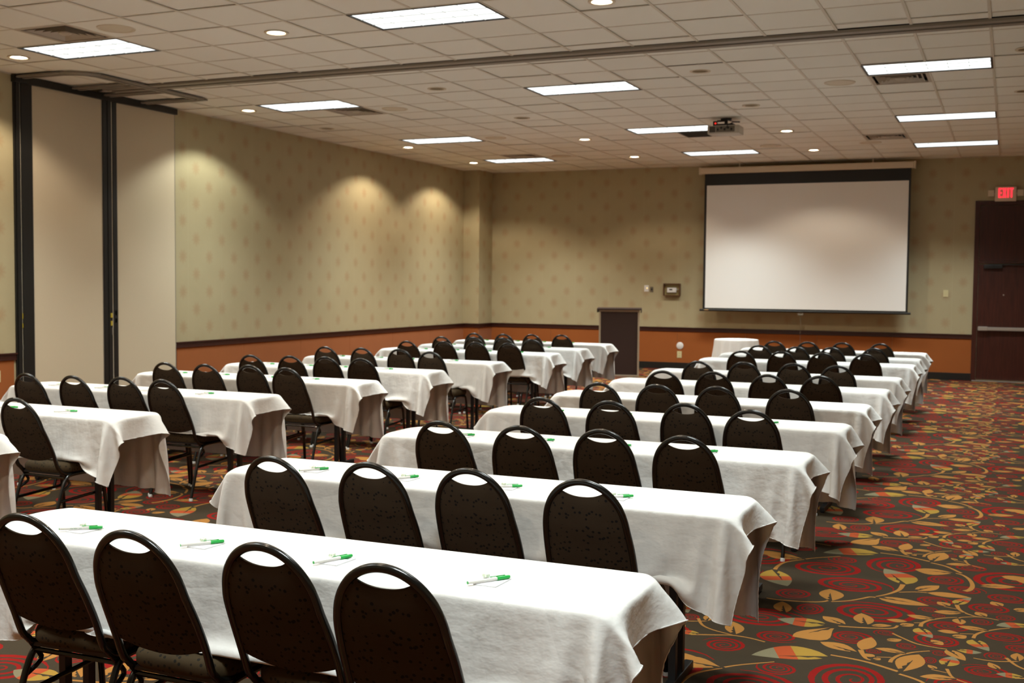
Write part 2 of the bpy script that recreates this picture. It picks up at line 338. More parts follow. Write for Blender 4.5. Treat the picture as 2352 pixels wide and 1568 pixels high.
CARPET = {"sp":[[-0.69,-4.074,-0.707,-4.092,0.216,0.181,1],[-0.524,-4.41,-0.514,-4.399,0.215,0.169,-1],[-0.768,-4.708,-0.77,-4.707,0.107,0.106,1],[-0.657,-4.957,-0.657,-4.955,0.084,0.112,-1],[-0.368,-4.875,-0.357,-4.89,0.228,0.19,1],[-0.848,-5.196,-0.846,-5.207,0.226,0.169,-1],[-0.716,-5.478,-0.716,-5.476,0.107,0.093,1],[-0.417,-5.337,-0.402,-5.337,0.111,0.105,-1],[-0.909,-5.707,-0.911,-5.698,0.105,0.108,1],[-0.322,-3.844,-0.347,-3.84,0.171,0.216,1],[-0.629,-3.829,-0.636,-3.842,0.092,0.088,-1],[-0.081,-4.065,-0.069,-4.073,0.111,0.111,1],[0.044,-4.249,0.044,-4.248,0.107,0.089,-1],[-0.086,-4.529,-0.082,-4.534,0.108,0.09,1],[-0.11,-4.721,-0.11,-4.72,0.054,0.054,1],[-0.055,-4.804,-0.057,-4.809,0.039,0.034,1],[0.001,-4.964,-0.004,-4.979,0.106,0.092,1],[-0.023,-5.218,-0.043,-5.226,0.111,0.104,-1],[-0.269,-5.205,-0.273,-5.21,0.055,0.05,1],[-0.165,-5.37,-0.161,-5.368,0.056,0.05,1],[-0.292,-5.512,-0.294,-5.507,0.039,0.036,1],[-0.023,-5.41,-0.026,-5.414,0.043,0.045,1],[-0.053,-5.534,-0.055,-5.531,0.034,0.055,1],[0.049,-3.73,0.049,-3.724,0.106,0.088,1],[0.17,-4.572,0.17,-4.566,0.114,0.1,1],[0.242,-4.322,0.244,-4.328,0.111,0.094,1],[0.237,-5.035,0.237,-5.047,0.109,0.088,-1],[0.133,-4.828,0.133,-4.824,0.057,0.062,1],[0.236,-4.712,0.236,-4.708,0.057,0.057,1],[0.205,-5.346,0.204,-5.352,0.054,0.061,1],[0.15,-5.589,0.165,-5.578,0.107,0.087,1],[0.279,-3.96,0.271,-3.97,0.226,0.233,-1],[0.309,-5.191,0.311,-5.19,0.084,0.064,1]],"lv":[[-0.458,-5.67,-0.77,-5.787,0.044,0.138,0.42,"M"],[-0.576,-4.771,-0.615,-4.536,0.057,0.068,0.548,"O"],[-0.753,-5.081,-0.8,-4.886,0.05,0.039,0.486,"O"],[-0.9,-5.531,-0.951,-5.337,0.042,0.048,0.5,"O"],[-0.539,-5.184,-0.767,-5.198,0.082,0.059,0.45,"M"],[-0.454,-5.158,-0.575,-5.059,0.038,0.043,0.535,"O"],[-0.484,-5.194,-0.653,-5.448,0.115,0.04,0.689,"O"],[-0.35,-5.558,-0.525,-5.474,0.037,0.056,0.573,"O"],[-0.342,-5.51,-0.322,-5.303,0.037,0.044,0.462,"D"],[-0.365,-5.115,-0.409,-4.926,0.049,0.046,0.472,"O"],[-0.258,-4.264,-0.396,-3.954,0.051,0.111,0.411,"M"],[-0.02,-3.887,-0.236,-3.898,0.09,0.055,0.588,"O"],[-0.198,-4.373,-0.089,-4.211,0.043,0.046,0.474,"O"],[-0.139,-4.39,0.074,-4.393,0.05,0.043,0.45,"D"],[0.013,-4.557,0.076,-4.392,0.042,0.027,0.325,"M"],[-0.365,-4.594,-0.113,-4.642,0.056,0.061,0.415,"O"],[-0.022,-4.607,-0.079,-4.546,0.031,0.035,0.464,"O"],[0.055,-4.698,-0.087,-4.745,0.039,0.032,0.58,"O"],[-0.074,-4.874,-0.203,-4.859,0.041,0.027,0.539,"O"],[-0.192,-4.975,-0.287,-4.983,0.029,0.026,0.478,"D"],[-0.348,-5.129,-0.253,-5.077,0.031,0.016,0.539,"O"],[-0.218,-5.061,-0.16,-5.004,0.029,0.029,0.495,"O"],[0.032,-4.816,0.047,-4.913,0.027,0.035,0.445,"O"],[0.169,-4.963,0.034,-4.949,0.032,0.033,0.538,"O"],[0.042,-5.065,-0.052,-5.068,0.023,0.033,0.519,"D"],[0.016,-5.139,0.075,-5.091,0.027,0.036,0.483,"O"],[-0.13,-5.055,-0.065,-5.197,0.027,0.052,0.387,"M"],[0.107,-5.137,0.175,-5.286,0.032,0.052,0.347,"M"],[-0.066,-5.271,-0.02,-5.236,0.037,0.04,0.501,"O"],[-0.258,-5.322,-0.192,-5.278,0.022,0.028,0.493,"O"],[-0.156,-5.479,-0.289,-5.46,0.021,0.036,0.53,"O"],[-0.278,-5.58,-0.323,-5.557,0.028,0.018,0.435,"D"],[-0.279,-5.622,-0.253,-5.594,0.015,0.018,0.471,"O"],[-0.159,-5.739,-0.105,-5.468,0.061,0.055,0.552,"O"],[-0.024,-5.637,-0.06,-5.596,0.017,0.017,0.448,"O"],[0.009,-5.581,0.032,-5.433,0.039,0.043,0.438,"M"],[0.004,-5.341,0.084,-5.469,0.034,0.037,0.413,"O"],[0.038,-5.325,0.146,-5.325,0.021,0.038,0.512,"M"],[0.059,-5.73,-0.082,-5.764,0.025,0.041,0.506,"O"],[0.312,-5.59,0.206,-5.591,0.032,0.033,0.493,"M"],[0.292,-5.383,0.288,-5.264,0.029,0.025,0.537,"O"],[0.22,-5.528,0.176,-5.45,0.027,0.017,0.441,"O"],[0.154,-4.728,0.105,-4.658,0.028,0.03,0.537,"O"],[0.223,-4.498,0.174,-4.422,0.033,0.032,0.499,"O"],[0.102,-4.124,0.287,-4.06,0.049,0.04,0.508,"O"],[0.216,-3.854,0.392,-3.848,0.042,0.062,0.405,"D"],[0.367,-4.784,0.2,-4.863,0.033,0.053,0.573,"M"],[0.278,-4.553,0.35,-4.487,0.03,0.036,0.437,"O"],[-0.849,-3.93,-1.074,-3.902,0.069,0.076,0.589,"O"],[-0.967,-4.249,-0.83,-4.575,0.06,0.106,0.467,"M"]],"st":[[[[-0.886,-4.856],[-0.818,-4.861],[-0.692,-4.838],[-0.615,-4.801],[-0.585,-4.75]],0.012,0.015],[[[-0.573,-4.781],[-0.494,-4.723],[-0.44,-4.655],[-0.405,-4.604],[-0.376,-4.599]],0.012,0.017],[[[-0.376,-4.582],[-0.324,-4.505],[-0.279,-4.394],[-0.269,-4.269]],0.01,0.028],[[[-0.275,-4.443],[-0.196,-4.399],[-0.139,-4.39]],0.011,0.011],[[[-0.484,-5.194],[-0.363,-5.165],[-0.251,-5.122],[-0.228,-5.063]],0.016,0.013],[[[-0.456,-5.639],[-0.378,-5.65],[-0.289,-5.674],[-0.169,-5.738]],0.013,0.019],[[[-0.162,-3.692],[-0.075,-3.747],[0.01,-3.873]],0.016,0.017],[[[-0.02,-3.887],[0.02,-3.918],[0.057,-4.009],[0.075,-4.133],[0.064,-4.23],[0.04,-4.269]],0.012,0.032],[[[0.013,-4.565],[0.026,-4.64],[0.055,-4.698],[0.101,-4.738],[0.128,-4.741]],0.022,0.007],[[[-0.128,-5.032],[-0.125,-4.973],[-0.102,-4.917],[-0.07,-4.873],[-0.024,-4.828],[0.024,-4.797]],0.02,0.007],[[[0.032,-4.809],[0.05,-4.782],[0.117,-4.746],[0.173,-4.75],[0.21,-4.762]],0.01,0.008],[[[-0.161,-4.983],[-0.125,-4.965]],0.008,0.008],[[[-0.045,-4.626],[0.016,-4.645]],0.008,0.008],[[[-0.24,-5.199],[-0.188,-5.256],[-0.127,-5.313],[-0.059,-5.333],[0.004,-5.339]],0.013,0.009],[[[0.106,-5.117],[0.113,-5.059],[0.141,-4.998],[0.169,-4.963],[0.211,-4.915],[0.258,-4.878]],0.017,0.008],[[[0.046,-5.07],[0.106,-5.049]],0.008,0.008],[[[0.114,-5.417],[0.166,-5.425],[0.225,-5.415],[0.294,-5.38]],0.009,0.01],[[[0.016,-3.54],[0.046,-3.646],[0.127,-3.703]],0.015,0.007],[[[-0.21,-5.631],[-0.206,-5.582],[-0.184,-5.517],[-0.156,-5.479],[-0.121,-5.438],[-0.065,-5.396]],0.018,0.008],[[[-0.271,-5.582],[-0.211,-5.56]],0.008,0.008],[[[-0.345,-5.512],[-0.327,-5.578],[-0.308,-5.624],[-0.29,-5.633]],0.025,0.01],[[[-0.043,-5.651],[0.017,-5.668]],0.007,0.007],[[[-1.116,-5.353],[-1.072,-5.45],[-1.007,-5.505],[-0.909,-5.542]],0.016,0.008],[[[-1.084,-5.618],[-0.989,-5.579],[-0.907,-5.548],[-0.822,-5.555],[-0.752,-5.582]],0.014,0.011],[[[-0.958,-4.245],[-0.957,-4.15],[-0.93,-4.04],[-0.847,-3.934]],0.024,0.011],[[[-0.84,-3.919],[-0.783,-3.858],[-0.662,-3.761]],0.014,0.008]]}
POLY = []          # (points, yarn, priority)
for k, (cx, cy, mx, my, rx, ry, d) in enumerate(CARPET['sp']):
    n_t = 3.3 if rx > 0.07 else 2.8; steps = int((20 if rx > 0.15 else 15)*n_t); ph = (k*1.7) % 6.28; rr = (rx+ry)/2
    pts = []; inner = []; outer = []
    for i in range(steps+1):
        q = i/steps; a = ph + d*q*n_t*2*math.pi; rad = 0.09+0.91*q
        w = rr*(0.045+0.135*q)*(1.0 if q < 0.93 else max(0.15, (1-q)/0.07))
        ccx = cx+(mx-cx)*q; ccy = cy+(my-cy)*q
        outer.append((ccx+(rx*rad-w*0.0)*math.cos(a), ccy+(ry*rad)*math.sin(a)))
        inner.append((ccx+max(rx*rad-w, rx*rad*0.3)*math.cos(a), ccy+max(ry*rad-w, ry*rad*0.3)*math.sin(a)))
    for s in range(0, steps, 8):      # short ribbons keep each polygon simple
        e = min(s+8, steps); POLY.append((outer[s:e+1]+inner[s:e+1][::-1], 1, 1))
for pts, w0, w1 in CARPET['st']:
    sp = smooth_line(pts); h = len(sp)
    for s in range(0, h-1, 8):
        e = min(s+8, h-1); POLY.append((ribbon(sp[s:e+1], w0+(w1-w0)*s/(h-1), w0+(w1-w0)*e/(h-1)), 2, 2))
for (ax, ay, tx, ty, w1, w2, tm, kd) in CARPET['lv']:
    w1 = max(w1, 0.008); w2 = max(w2, 0.008)
    if kd == 'M':
        for (t0, t1, y) in ((0.0, 0.42, 5), (0.42, 0.66, 4), (0.66, 1.0, 3)): POLY.append((leaf_pts(ax, ay, tx, ty, w1, w2, tm, t0, t1, 5), y, 4))
    else: POLY.append((leaf_pts(ax, ay, tx, ty, w1, w2, tm), 2, 3))
    if kd != 'D':                      # jagged vein cut out of the leaf
        L = math.hypot(tx-ax, ty-ay); ux, uy = (tx-ax)/L, (ty-ay)/L; wv = min(w1+w2, 0.10)*0.125+0.001; pv = []; n = 7
        for i in range(n+1):
            q = i/n*0.66; tooth = (1.9 if i % 2 else 0.5)*(1-i/n)+0.12
            pv.append((ax+ux*L*q-uy*wv*tooth, ay+uy*L*q+ux*wv*tooth))
        for i in range(n, -1, -1):
            q = i/n*0.66-0.02*(i > 0); tooth = 0.45*(1-i/n)+0.1
            pv.append((ax+ux*L*q+uy*wv*tooth, ay+uy*L*q-ux*wv*tooth))
        POLY.append((pv, 0, 6))
V = []; Fc = []; META = []
def put_poly(pts, y, pr):
    if sum(pts[i-1][0]*pts[i][1]-pts[i][0]*pts[i-1][1] for i in range(len(pts))) < 0: pts = pts[::-1]
    o = len(V); V.extend(Vector(p) for p in pts); Fc.append(list(range(o, o+len(pts)))); META.append((pr, y))
put_poly([(CX0, CY0), (CX0+CW, CY0), (CX0+CW, CY0+CH), (CX0, CY0+CH)], 0, 0)
for pts, y, pr in POLY:
    xs = [p[0] for p in pts]; ys = [p[1] for p in pts]
    for i in (-1, 0, 1):
        for j in (-1, 0, 1):
            if max(xs)+i*CW > CX0 and min(xs)+i*CW < CX0+CW and max(ys)+j*CH > CY0 and min(ys)+j*CH < CY0+CH:
                put_poly([(p[0]+i*CW, p[1]+j*CH) for p in pts], y, pr)
cv, ce, cf, ov, oe, of = delaunay_2d_cdt(V, [], Fc, 1, 1e-5, True)
tri = []; tmat = []
for f, og in zip(cf, of):
    cxm = sum(cv[i].x for i in f)/len(f); cym = sum(cv[i].y for i in f)/len(f)
    if not (CX0 < cxm < CX0+CW and CY0 < cym < CY0+CH) or not og: continue
    best = max((META[g] for g in og)); tri.append(f); tmat.append(best[1])
cva = np.array([(v.x, v.y) for v in cv]); tria = np.array(tri); tma = np.array(tmat)
AV = []; AF = []; AM = []; off = 0
for i in range(math.floor((XL-CX0)/CW), math.ceil((XR-CX0)/CW)):
    for j in range(math.floor((YB-CY0)/CH), math.ceil((YF-CY0)/CH)):
        p = cva+np.array([i*CW, j*CH]); c = p[tria].mean(1)
        k = (c[:, 0] > XL-0.05) & (c[:, 0] < XR+0.05) & (c[:, 1] > YB-0.05) & (c[:, 1] < YF+0.05)
        AV.append(np.column_stack([p, np.zeros(len(p))])); AF.append(tria[k]+off); AM.append(tma[k]); off += len(p)
AV = np.concatenate(AV); AF = np.concatenate(AF); AM = np.concatenate(AM)
me = bpy.data.meshes.new('floor'); nf = len(AF)
me.vertices.add(len(AV)); me.vertices.foreach_set('co', AV.ravel())
me.loops.add(nf*3); me.loops.foreach_set('vertex_index', AF.ravel())
me.polygons.add(nf); me.polygons.foreach_set('loop_start', np.arange(nf)*3); me.polygons.foreach_set('loop_total', np.full(nf, 3))
for y in YARN: me.materials.append(y)
me.polygons.foreach_set('material_index', AM.astype(np.int32)); me.update(calc_edges=True); me.validate()
floor = bpy.data.objects.new('floor', me); COL.objects.link(floor); floor['kind'] = 'structure'
print('carpet tris', nf)

# ---------------------------------------------------------------- walls
def st(o): o['kind'] = 'structure'; return o
wl = st(bx('wall_left', M['paper_left'], XL-0.12, XL, YB-0.12, YF+0.12, 0, H+0.12))
wf = st(bx('wall_front', M['paper_front'], XL, XR, YF, YF+0.12, 0, H+0.12))
wr = st(bx('wall_right', M['paper_left'], XR, XR+0.12, YB-0.12, YF+0.12, 0, H+0.12))
wb = st(bx('wall_back', M['paper_front'], XL, XR, YB-0.12, YB, 0, H+0.12))
CX = -9.38; CY = 9.62                     # boxed-out corner
wc = st(bx('wall_corner', M['paper_left'], XL, CX, CY, YF, 0, H+0.02))
wc.data.materials.append(M['paper_front'])
for p in wc.data.polygons:
    if abs(p.normal.y) > 0.5: p.material_index = 1
RZ0, RZ1 = 0.712, 0.792
DX0, DX1 = -0.36, 0.78                    # door frame outer edges
def wains(parent, horizontal, a0, a1, at, side):
    n = max(1, round(abs(a1-a0)/1.37)); w = (a1-a0)/n
    for k in range(n):
        p, q = a0+k*w+0.0015, a0+(k+1)*w-0.0015
        if horizontal: bx('wainscot_panel', M['wainscot'], p, q, min(at, at+side*0.008), max(at, at+side*0.008), 0.105, RZ0+0.004, parent, 0.002)
        else: bx('wainscot_panel', M['wainscot'], min(at, at+side*0.008), max(at, at+side*0.008), p, q, 0.105, RZ0+0.004, parent, 0.002)
wains(wf, True, CX, DX0, YF, -1); wains(wf, True, DX1, XR, YF, -1)
wains(wl, False, 1.13, CY, XL, 1); wains(wl, False, YB, -1.51, XL, 1)
wains(wc, True, XL, CX, CY, -1); wains(wc, False, CY, YF, CX, 1)
wains(wr, False, YB, YF, XR, -1); wains(wb, True, XL, XR, YB, 1)
k = 0
def rail(horizontal, a0, a1, at, side):
    """moulded chair rail: flat board with a proud cap"""
    global k; k += 1; b = MB()
    for d, z0, z1, bv in ((0.016, RZ0, RZ1, 0.003), (0.026, RZ1-0.020, RZ1, 0.006), (0.021, RZ0, RZ0+0.012, 0.004)):
        lo, hi = min(at, at+side*d), max(at, at+side*d)
        if horizontal: b.box(a0, a1, lo, hi, z0, z1, bv)
        else: b.box(lo, hi, a0, a1, z0, z1, bv)
    st(b.build('trim_%d' % k, M['dark_rail']))
rail(True, CX, DX0, YF, -1); rail(False, 1.11, CY, XL, 1); rail(True, XL, CX+0.026, CY, -1); rail(False, CY, YF, CX, 1)
rail(False, YB, -1.47, XL, 1); rail(False, YB, YF, XR, -1); rail(True, XL, XR, YB, 1); rail(True, DX1, XR, YF, -1)
st(bx('baseboard_front', M['cove_base'], CX, DX0, YF-0.014, YF, 0, 0.125, None, 0.004))
st(bx('baseboard_front', M['cove_base'], DX1, XR, YF-0.014, YF, 0, 0.125, None, 0.004))
st(bx('baseboard_left', M['cove_base'], XL, XL+0.014, 1.11, CY, 0, 0.125, None, 0.004))
st(bx('baseboard_left', M['cove_base'], XL, XL+0.014, YB, -1.51, 0, 0.125, None, 0.004))
st(bx('baseboard_corner', M['cove_base'], XL, CX+0.014, CY-0.014, CY, 0, 0.125, None, 0.004))
st(bx('baseboard_corner', M['cove_base'], CX, CX+0.014, CY, YF, 0, 0.125, None, 0.004))
st(bx('baseboard_right', M['cove_base'], XR-0.014, XR, YB, YF, 0, 0.125, None, 0.004))
st(bx('baseboard_back', M['cove_base'], XL, XR, YB, YB+0.014, 0, 0.125, None, 0.004))

# door with transom panel
door = st(empty('door_1', (DX0, YF, 0)))
def dpart(name, m, x0, x1, y0, y1, z0, z1, bev=0.003, parent=None):
    b = MB(); b.box(x0-DX0, x1-DX0, y0, y1, z0, z1, bev); return b.build(name, m, parent or door)
dpart('frame_side', M['wood'], DX0, DX0+0.075, -0.035, 0, 0, 3.055); dpart('frame_side', M['wood'], DX1-0.075, DX1, -0.035, 0, 0, 3.055)
dpart('frame_head', M['wood'], DX0+0.075, DX1-0.075, -0.034, 0, 2.985, 3.055)
dpart('transom_bar', M['wood'], DX0+0.075, DX1-0.075, -0.030, 0, 2.00, 2.035)
dpart('transom_panel', M['wood'], DX0+0.08, DX1-0.08, -0.016, 0, 2.04, 2.98)
dpart('door_leaf', M['wood'], DX0+0.08, DX1-0.08, -0.020, 0, 0.03, 1.985)
dpart('threshold', M['steel'], DX0+0.02, DX1-0.02, -0.09, 0, 0, 0.014)
cl = dpart('door_closer', M['black'], DX0+0.16, DX0+0.45, -0.075, -0.020, 1.915, 1.975, 0.008)
b = MB(); b.box(0.30, 0.33, -0.09, -0.02, 1.955, 1.975, 0.003); b.box(0.22, 0.95, -0.062, -0.040, 1.972, 1.988, 0.003); b.build('closer_arm', M['black'], cl)
pb = dpart('panic_bar', M['steel'], DX0+0.095, DX1-0.10, -0.085, -0.055, 0.868, 0.925, 0.006)
dpart('bar_housing', M['steel'], DX0+0.10, DX0+0.245, -0.10, -0.020, 0.865, 0.932, 0.006, pb); dpart('bar_bracket', M['steel'], DX1-0.16, DX1-0.10, -0.09, -0.020, 0.865, 0.932, 0.006, pb)
b = MB(); b.lathe([(0.0001, -0.032), (0.011, -0.031), (0.013, -0.020)], (0.12-DX0, 0, 1.47), 14, 'y', False); b.build('peephole', M['steel'], door)

# ---------------------------------------------------------------- ceiling: hung grid, tiles, light troffers
ceil = st(bx('ceiling', M['plenum'], XL-0.12, XR+0.12, YB-0.12, YF+0.12, H+0.16, H+0.28))
TY0, TY1 = -0.475, -0.215                 # folding wall track across the room
TROFF = [(i, b) for b in ('c', 2, 8, 13, 'm1', 'm2') for i in (-14, -8, -2)]
def row_y(b):                              # lower y edge of a row of tiles
    if b == 'c': return -0.685-3*T
    if b == 'm1': return -0.685-9*T
    if b == 'm2': return -0.685-14*T
    return b*T
VENTS = [(-13, -0.685-4*T), (-13, 3*T), (-2, 3*T), (-3, 11*T), (-13, 12*T)]
GRILLE = [(-7, 9*T)]
LIT = [(-8.90, -2.15), (-5.82, -2.15), (-2.77, -2.15), (-8.90, 1.58), (-8.88, 5.82), (-8.90, 8.34), (-5.81, 5.82), (-5.81, 8.34), (-2.77, 5.88), (-2.77, 8.34)]
DIM = [(-8.89, 3.41), (-5.83, 0.96), (-5.82, 3.40), (-2.78, 0.97), (-2.76, 3.40), (0.30, 0.97), (0.30, 3.42)]
ADDED_SPOTS = [(x, y) for y in (-4.6, -7.1, -9.6) for x in (-8.9, -5.82, -2.77)]
cells_used = set()
cells = []
cols = [(max(i*T, XL), min((i+1)*T, XR), i) for i in range(-16, 3) if min((i+1)*T, XR)-max(i*T, XL) > 0.03]
rws = [(j*T, min((j+1)*T, YF)) for j in range(0, 17)] + [(TY1, 0.0), (-0.685, TY0)]
rws += [(max(-0.685-(j+1)*T, YB), -0.685-j*T) for j in range(0, 18) if -0.685-j*T > YB+0.03]
occ = [(i*T, (i+2)*T, row_y(b), row_y(b)+T) for i, b in TROFF] + [(i*T, (i+1)*T, y, y+T) for i, y in VENTS+GRILLE]
camM = cam.matrix_world.inverted()
def proj_area(x0, x1, y0, y1):
    P = []
    for x, y in ((x0, y0), (x1, y0), (x1, y1), (x0, y1)):
        q = camM @ Vector((x, y, H)); 
        if q.z > -0.3: return 0
        P.append((1176+CAM_F*q.x/-q.z, 784-CAM_F*q.y/-q.z))
    if max(p[0] for p in P) < 0 or min(p[0] for p in P) > 2352 or max(p[1] for p in P) < 0: return 0
    return abs(sum(P[i][0]*P[(i+1) % 4][1]-P[(i+1) % 4][0]*P[i][1] for i in range(4)))/2
for (y0, y1) in rws:
    for (x0, x1, i) in cols:
        xm, ym = (x0+x1)/2, (y0+y1)/2
        if any(a < xm < b and c < ym < d for a, b, c, d in occ): continue
        cells.append((proj_area(x0, x1, y0, y1), x0, x1, y0, y1))
cells.sort(reverse=True)
def can_in(x0, x1, y0, y1):
    for kind, L in (('lit', LIT), ('dim', DIM)):
        for (x, y) in L:
            if x0 < x < x1 and y0 < y < y1: return (x, y)
    return None
def tile_geo(b, x0, x1, y0, y1, z, hole=None, g=0.004, th=0.016, r=0.082):
    if not hole or not (x0+r+g < hole[0] < x1-r-g and y0+r+g < hole[1] < y1-r-g): b.box(x0+g, x1-g, y0+g, y1-g, z, z+th); return
    n = 24; hx_, hy_ = hole; ring = []; sq = []
    for k in range(n):
        a = 2*math.pi*k/n; ca, sa = math.cos(a), math.sin(a); ring.append((hx_+r*ca, hy_+r*sa))
        tx = ((x1-g-hx_) if ca > 0 else (x0+g-hx_))/ca if abs(ca) > 1e-6 else 1e9
        ty = ((y1-g-hy_) if sa > 0 else (y0+g-hy_))/sa if abs(sa) > 1e-6 else 1e9
        q = min(tx, ty); sq.append((hx_+ca*q, hy_+sa*q))
    cor = [(x1-g, y1-g), (x0+g, y1-g), (x0+g, y0+g), (x1-g, y0+g)]
    vs = [(p[0], p[1], z) for p in ring]+[(p[0], p[1], z) for p in sq]+[(p[0], p[1], z+th) for p in ring]
    fs = [(k, (k+1) % n, n+(k+1) % n, n+k) for k in range(n)]+[(k, 2*n+k, 2*n+(k+1) % n, (k+1) % n) for k in range(n)]
    o = len(vs); vs += [(c[0], c[1], z) for c in cor]
    for ci, c in enumerate(cor):       # corner triangles
        best = min(range(n), key=lambda k: 0 if (min(sq[k][0], sq[(k+1) % n][0]) <= c[0]+1e-6 and max(sq[k][0], sq[(k+1) % n][0]) >= c[0]-1e-6 and min(sq[k][1], sq[(k+1) % n][1]) <= c[1]+1e-6 and max(sq[k][1], sq[(k+1) % n][1]) >= c[1]-1e-6) else 1)
        fs.append((n+best, n+(best+1) % n, o+ci))
    b.add(vs, fs)
full_tile = None; rest = MB(); rnd = random.Random(3); nt = 0
for (a, x0, x1, y0, y1) in cells:
    hole = can_in(x0, x1, y0, y1); dz = rnd.choice((0, 0, 0, 0.0015, 0.004, 0.006))
    if nt < 300 and a > 0:
        nt += 1; full = abs(x1-x0-T) < 1e-3 and abs(y1-y0-T) < 1e-3 and not hole
        if full and full_tile is not None:
            o = full_tile.copy(); COL.objects.link(o); o.parent = ceil; o.location = ((x0+x1)/2, (y0+y1)/2, H+0.004+dz)
        else:
            b = MB(); xm, ym = (x0+x1)/2, (y0+y1)/2
            tile_geo(b, x0-xm, x1-xm, y0-ym, y1-ym, 0, (hole[0]-xm, hole[1]-ym) if hole else None)
            o = b.build('ceiling_tile', M['tile'], ceil, (xm, ym, H+0.004+dz))
            if full: full_tile = o
        o.rotation_euler = (rnd.uniform(-1, 1)*0.0025, rnd.uniform(-1, 1)*0.0025, rnd.uniform(-1, 1)*0.0015)
    else: tile_geo(rest, x0, x1, y0, y1, H+0.004+dz, hole)
o = rest.build('ceiling_tile_field', M['tile'], ceil); o['kind'] = 'stuff'
def in_occ_x(x, y0, y1):                   # grid bars are cut where a troffer spans them
    cuts = []
    for i, bb in TROFF:
        if abs((i+1)*T-x) < 1e-3: cuts.append((row_y(bb), row_y(bb)+T))
    return sorted(c for c in cuts if c[0] > y0-1e-3 and c[1] < y1+1e-3)
for i in range(-15, 3):
    x = i*T
    for (y0, y1) in ((TY1, YF), (YB, TY0)):
        b = MB(); a = y0
        for c in in_occ_x(x, y0, y1): b.box(x-0.012, x+0.012, a, c[0], H-0.0015, H+0.0035); a = c[1]
        b.box(x-0.012, x+0.012, a, y1, H-0.0015, H+0.0035)
        b.build('grid_runner', M['grid'], ceil)
for y in [j*T for j in range(0, 17)]+[-0.685-j*T for j in range(0, 18)]:
    bx('grid_cross_bar', M['grid'], XL, XR, y-0.008, y+0.008, H-0.0005, H+0.003, ceil)
# wall angle
for a in ((XL, XL+0.02, YB, YF), (XR-0.02, XR, YB, YF), (XL, XR, YF-0.02, YF)):
    bx('wall_angle', M['grid'], a[0], a[1], a[2], a[3], H-0.002, H+0.003, ceil)

# troffers
def make_troffer():
    r = empty('ceiling_light'); w, d = 2*T, T; e = 0.012
    b = MB()                            # black rim around the lens
    b.box(0.002, w-0.002, 0.002, 0.022, H-0.004, H+0.03); b.box(0.002, w-0.002, d-0.022, d-0.002, H-0.004, H+0.03)
    b.box(0.002, 0.022, 0.022, d-0.022, H-0.004, H+0.03); b.box(w-0.022, w-0.002, 0.022, d-0.022, H-0.004, H+0.03)
    f = b.build('frame', M['black_frame'], r); f.location = (0, 0, 0)
    bx('diffuser', M['lens'], 0.022, w-0.022, 0.022, d-0.022, H+0.006, H+0.012, r)
    for k in range(1, 6):
        x = 0.022+(w-0.044)*k/6; bx('louver_blade', M['lens_rib'], x-0.0022, x+0.0022, 0.022, d-0.022, H-0.001, H+0.005, r)
    for k in range(1, 3):
        y = 0.022+(d-0.044)*k/3; bx('louver_blade', M['lens_rib'], 0.022, w-0.022, y-0.0022, y+0.0022, H-0.001, H+0.005, r)
    return r
troffer = make_troffer()
def make_downlight(lit):
    r = empty('downlight')
    b = MB(); b.lathe([(0.080, 0.001), (0.084, -0.005), (0.105, -0.006), (0.108, 0.0005)], (0, 0, 0), 32, 'z', False); b.build('trim_ring', M['trim_white'], r)
    b = MB(); b.lathe([(0.081, 0.0), (0.074, 0.03), (0.060, 0.060), (0.050, 0.075)], (0, 0, 0), 32, 'z', False); b.build('reflector', M['can_gold' if lit else 'can_dark'], r)
    b = MB(); zz = 0.004 if lit else 0.05; rr = 0.074 if lit else 0.045
    b.lathe([(0.0005, zz-0.012), (rr*0.6, zz-0.009), (rr, zz), (rr, zz+0.012)], (0, 0, 0), 28, 'z', False); b.build('bulb', M['lamp_hot' if lit else 'lamp_off'], r)
    return r
def make_vent():
    r = empty('air_vent'); g = 0.004; s = T-2*g; b = MB()
    b.box(g, T-g, g, g+0.035, H-0.002, H+0.008); b.box(g, T-g, T-g-0.035, T-g, H-0.002, H+0.008)
    b.box(g, g+0.035, g+0.035, T-g-0.035, H-0.002, H+0.008); b.box(T-g-0.035, T-g, g+0.035, T-g-0.035, H-0.002, H+0.008)
    b.build('frame', M['grille'], r); bx('backing', M['grille_dark'], g+0.03, T-g-0.03, g+0.03, T-g-0.03, H+0.05, H+0.055, r)
    c = T/2
    for k, h in enumerate((0.235, 0.185, 0.135, 0.09)):      # nested square vanes, tilted
        b = MB(); z0, z1 = H-0.001, H+0.030; i_, o_ = h-0.030, h
        for (ax, ay) in ((1, 0), (-1, 0), (0, 1), (0, -1)):
            if ax: vs = [(c+ax*o_, c-o_, z0), (c+ax*o_, c+o_, z0), (c+ax*i_, c+i_, z1), (c+ax*i_, c-i_, z1)]
            else: vs = [(c-o_, c+ay*o_, z0), (c+o_, c+ay*o_, z0), (c+i_, c+ay*i_, z1), (c-i_, c+ay*i_, z1)]
            vs += [(p[0], p[1], p[2]+0.0015) for p in vs]
            b.add(vs, [(0, 1, 2, 3), (7, 6, 5, 4), (0, 4, 5, 1), (1, 5, 6, 2), (2, 6, 7, 3), (3, 7, 4, 0)])
        b.build('vane', M['grille'], r)
    b = MB(); b.lathe([(0.0005, -0.012), (0.035, -0.010), (0.055, 0.002), (0.055, 0.02)], (c, c, H), 20, 'z', False); b.build('centre_cone', M['grille'], r)
    return r
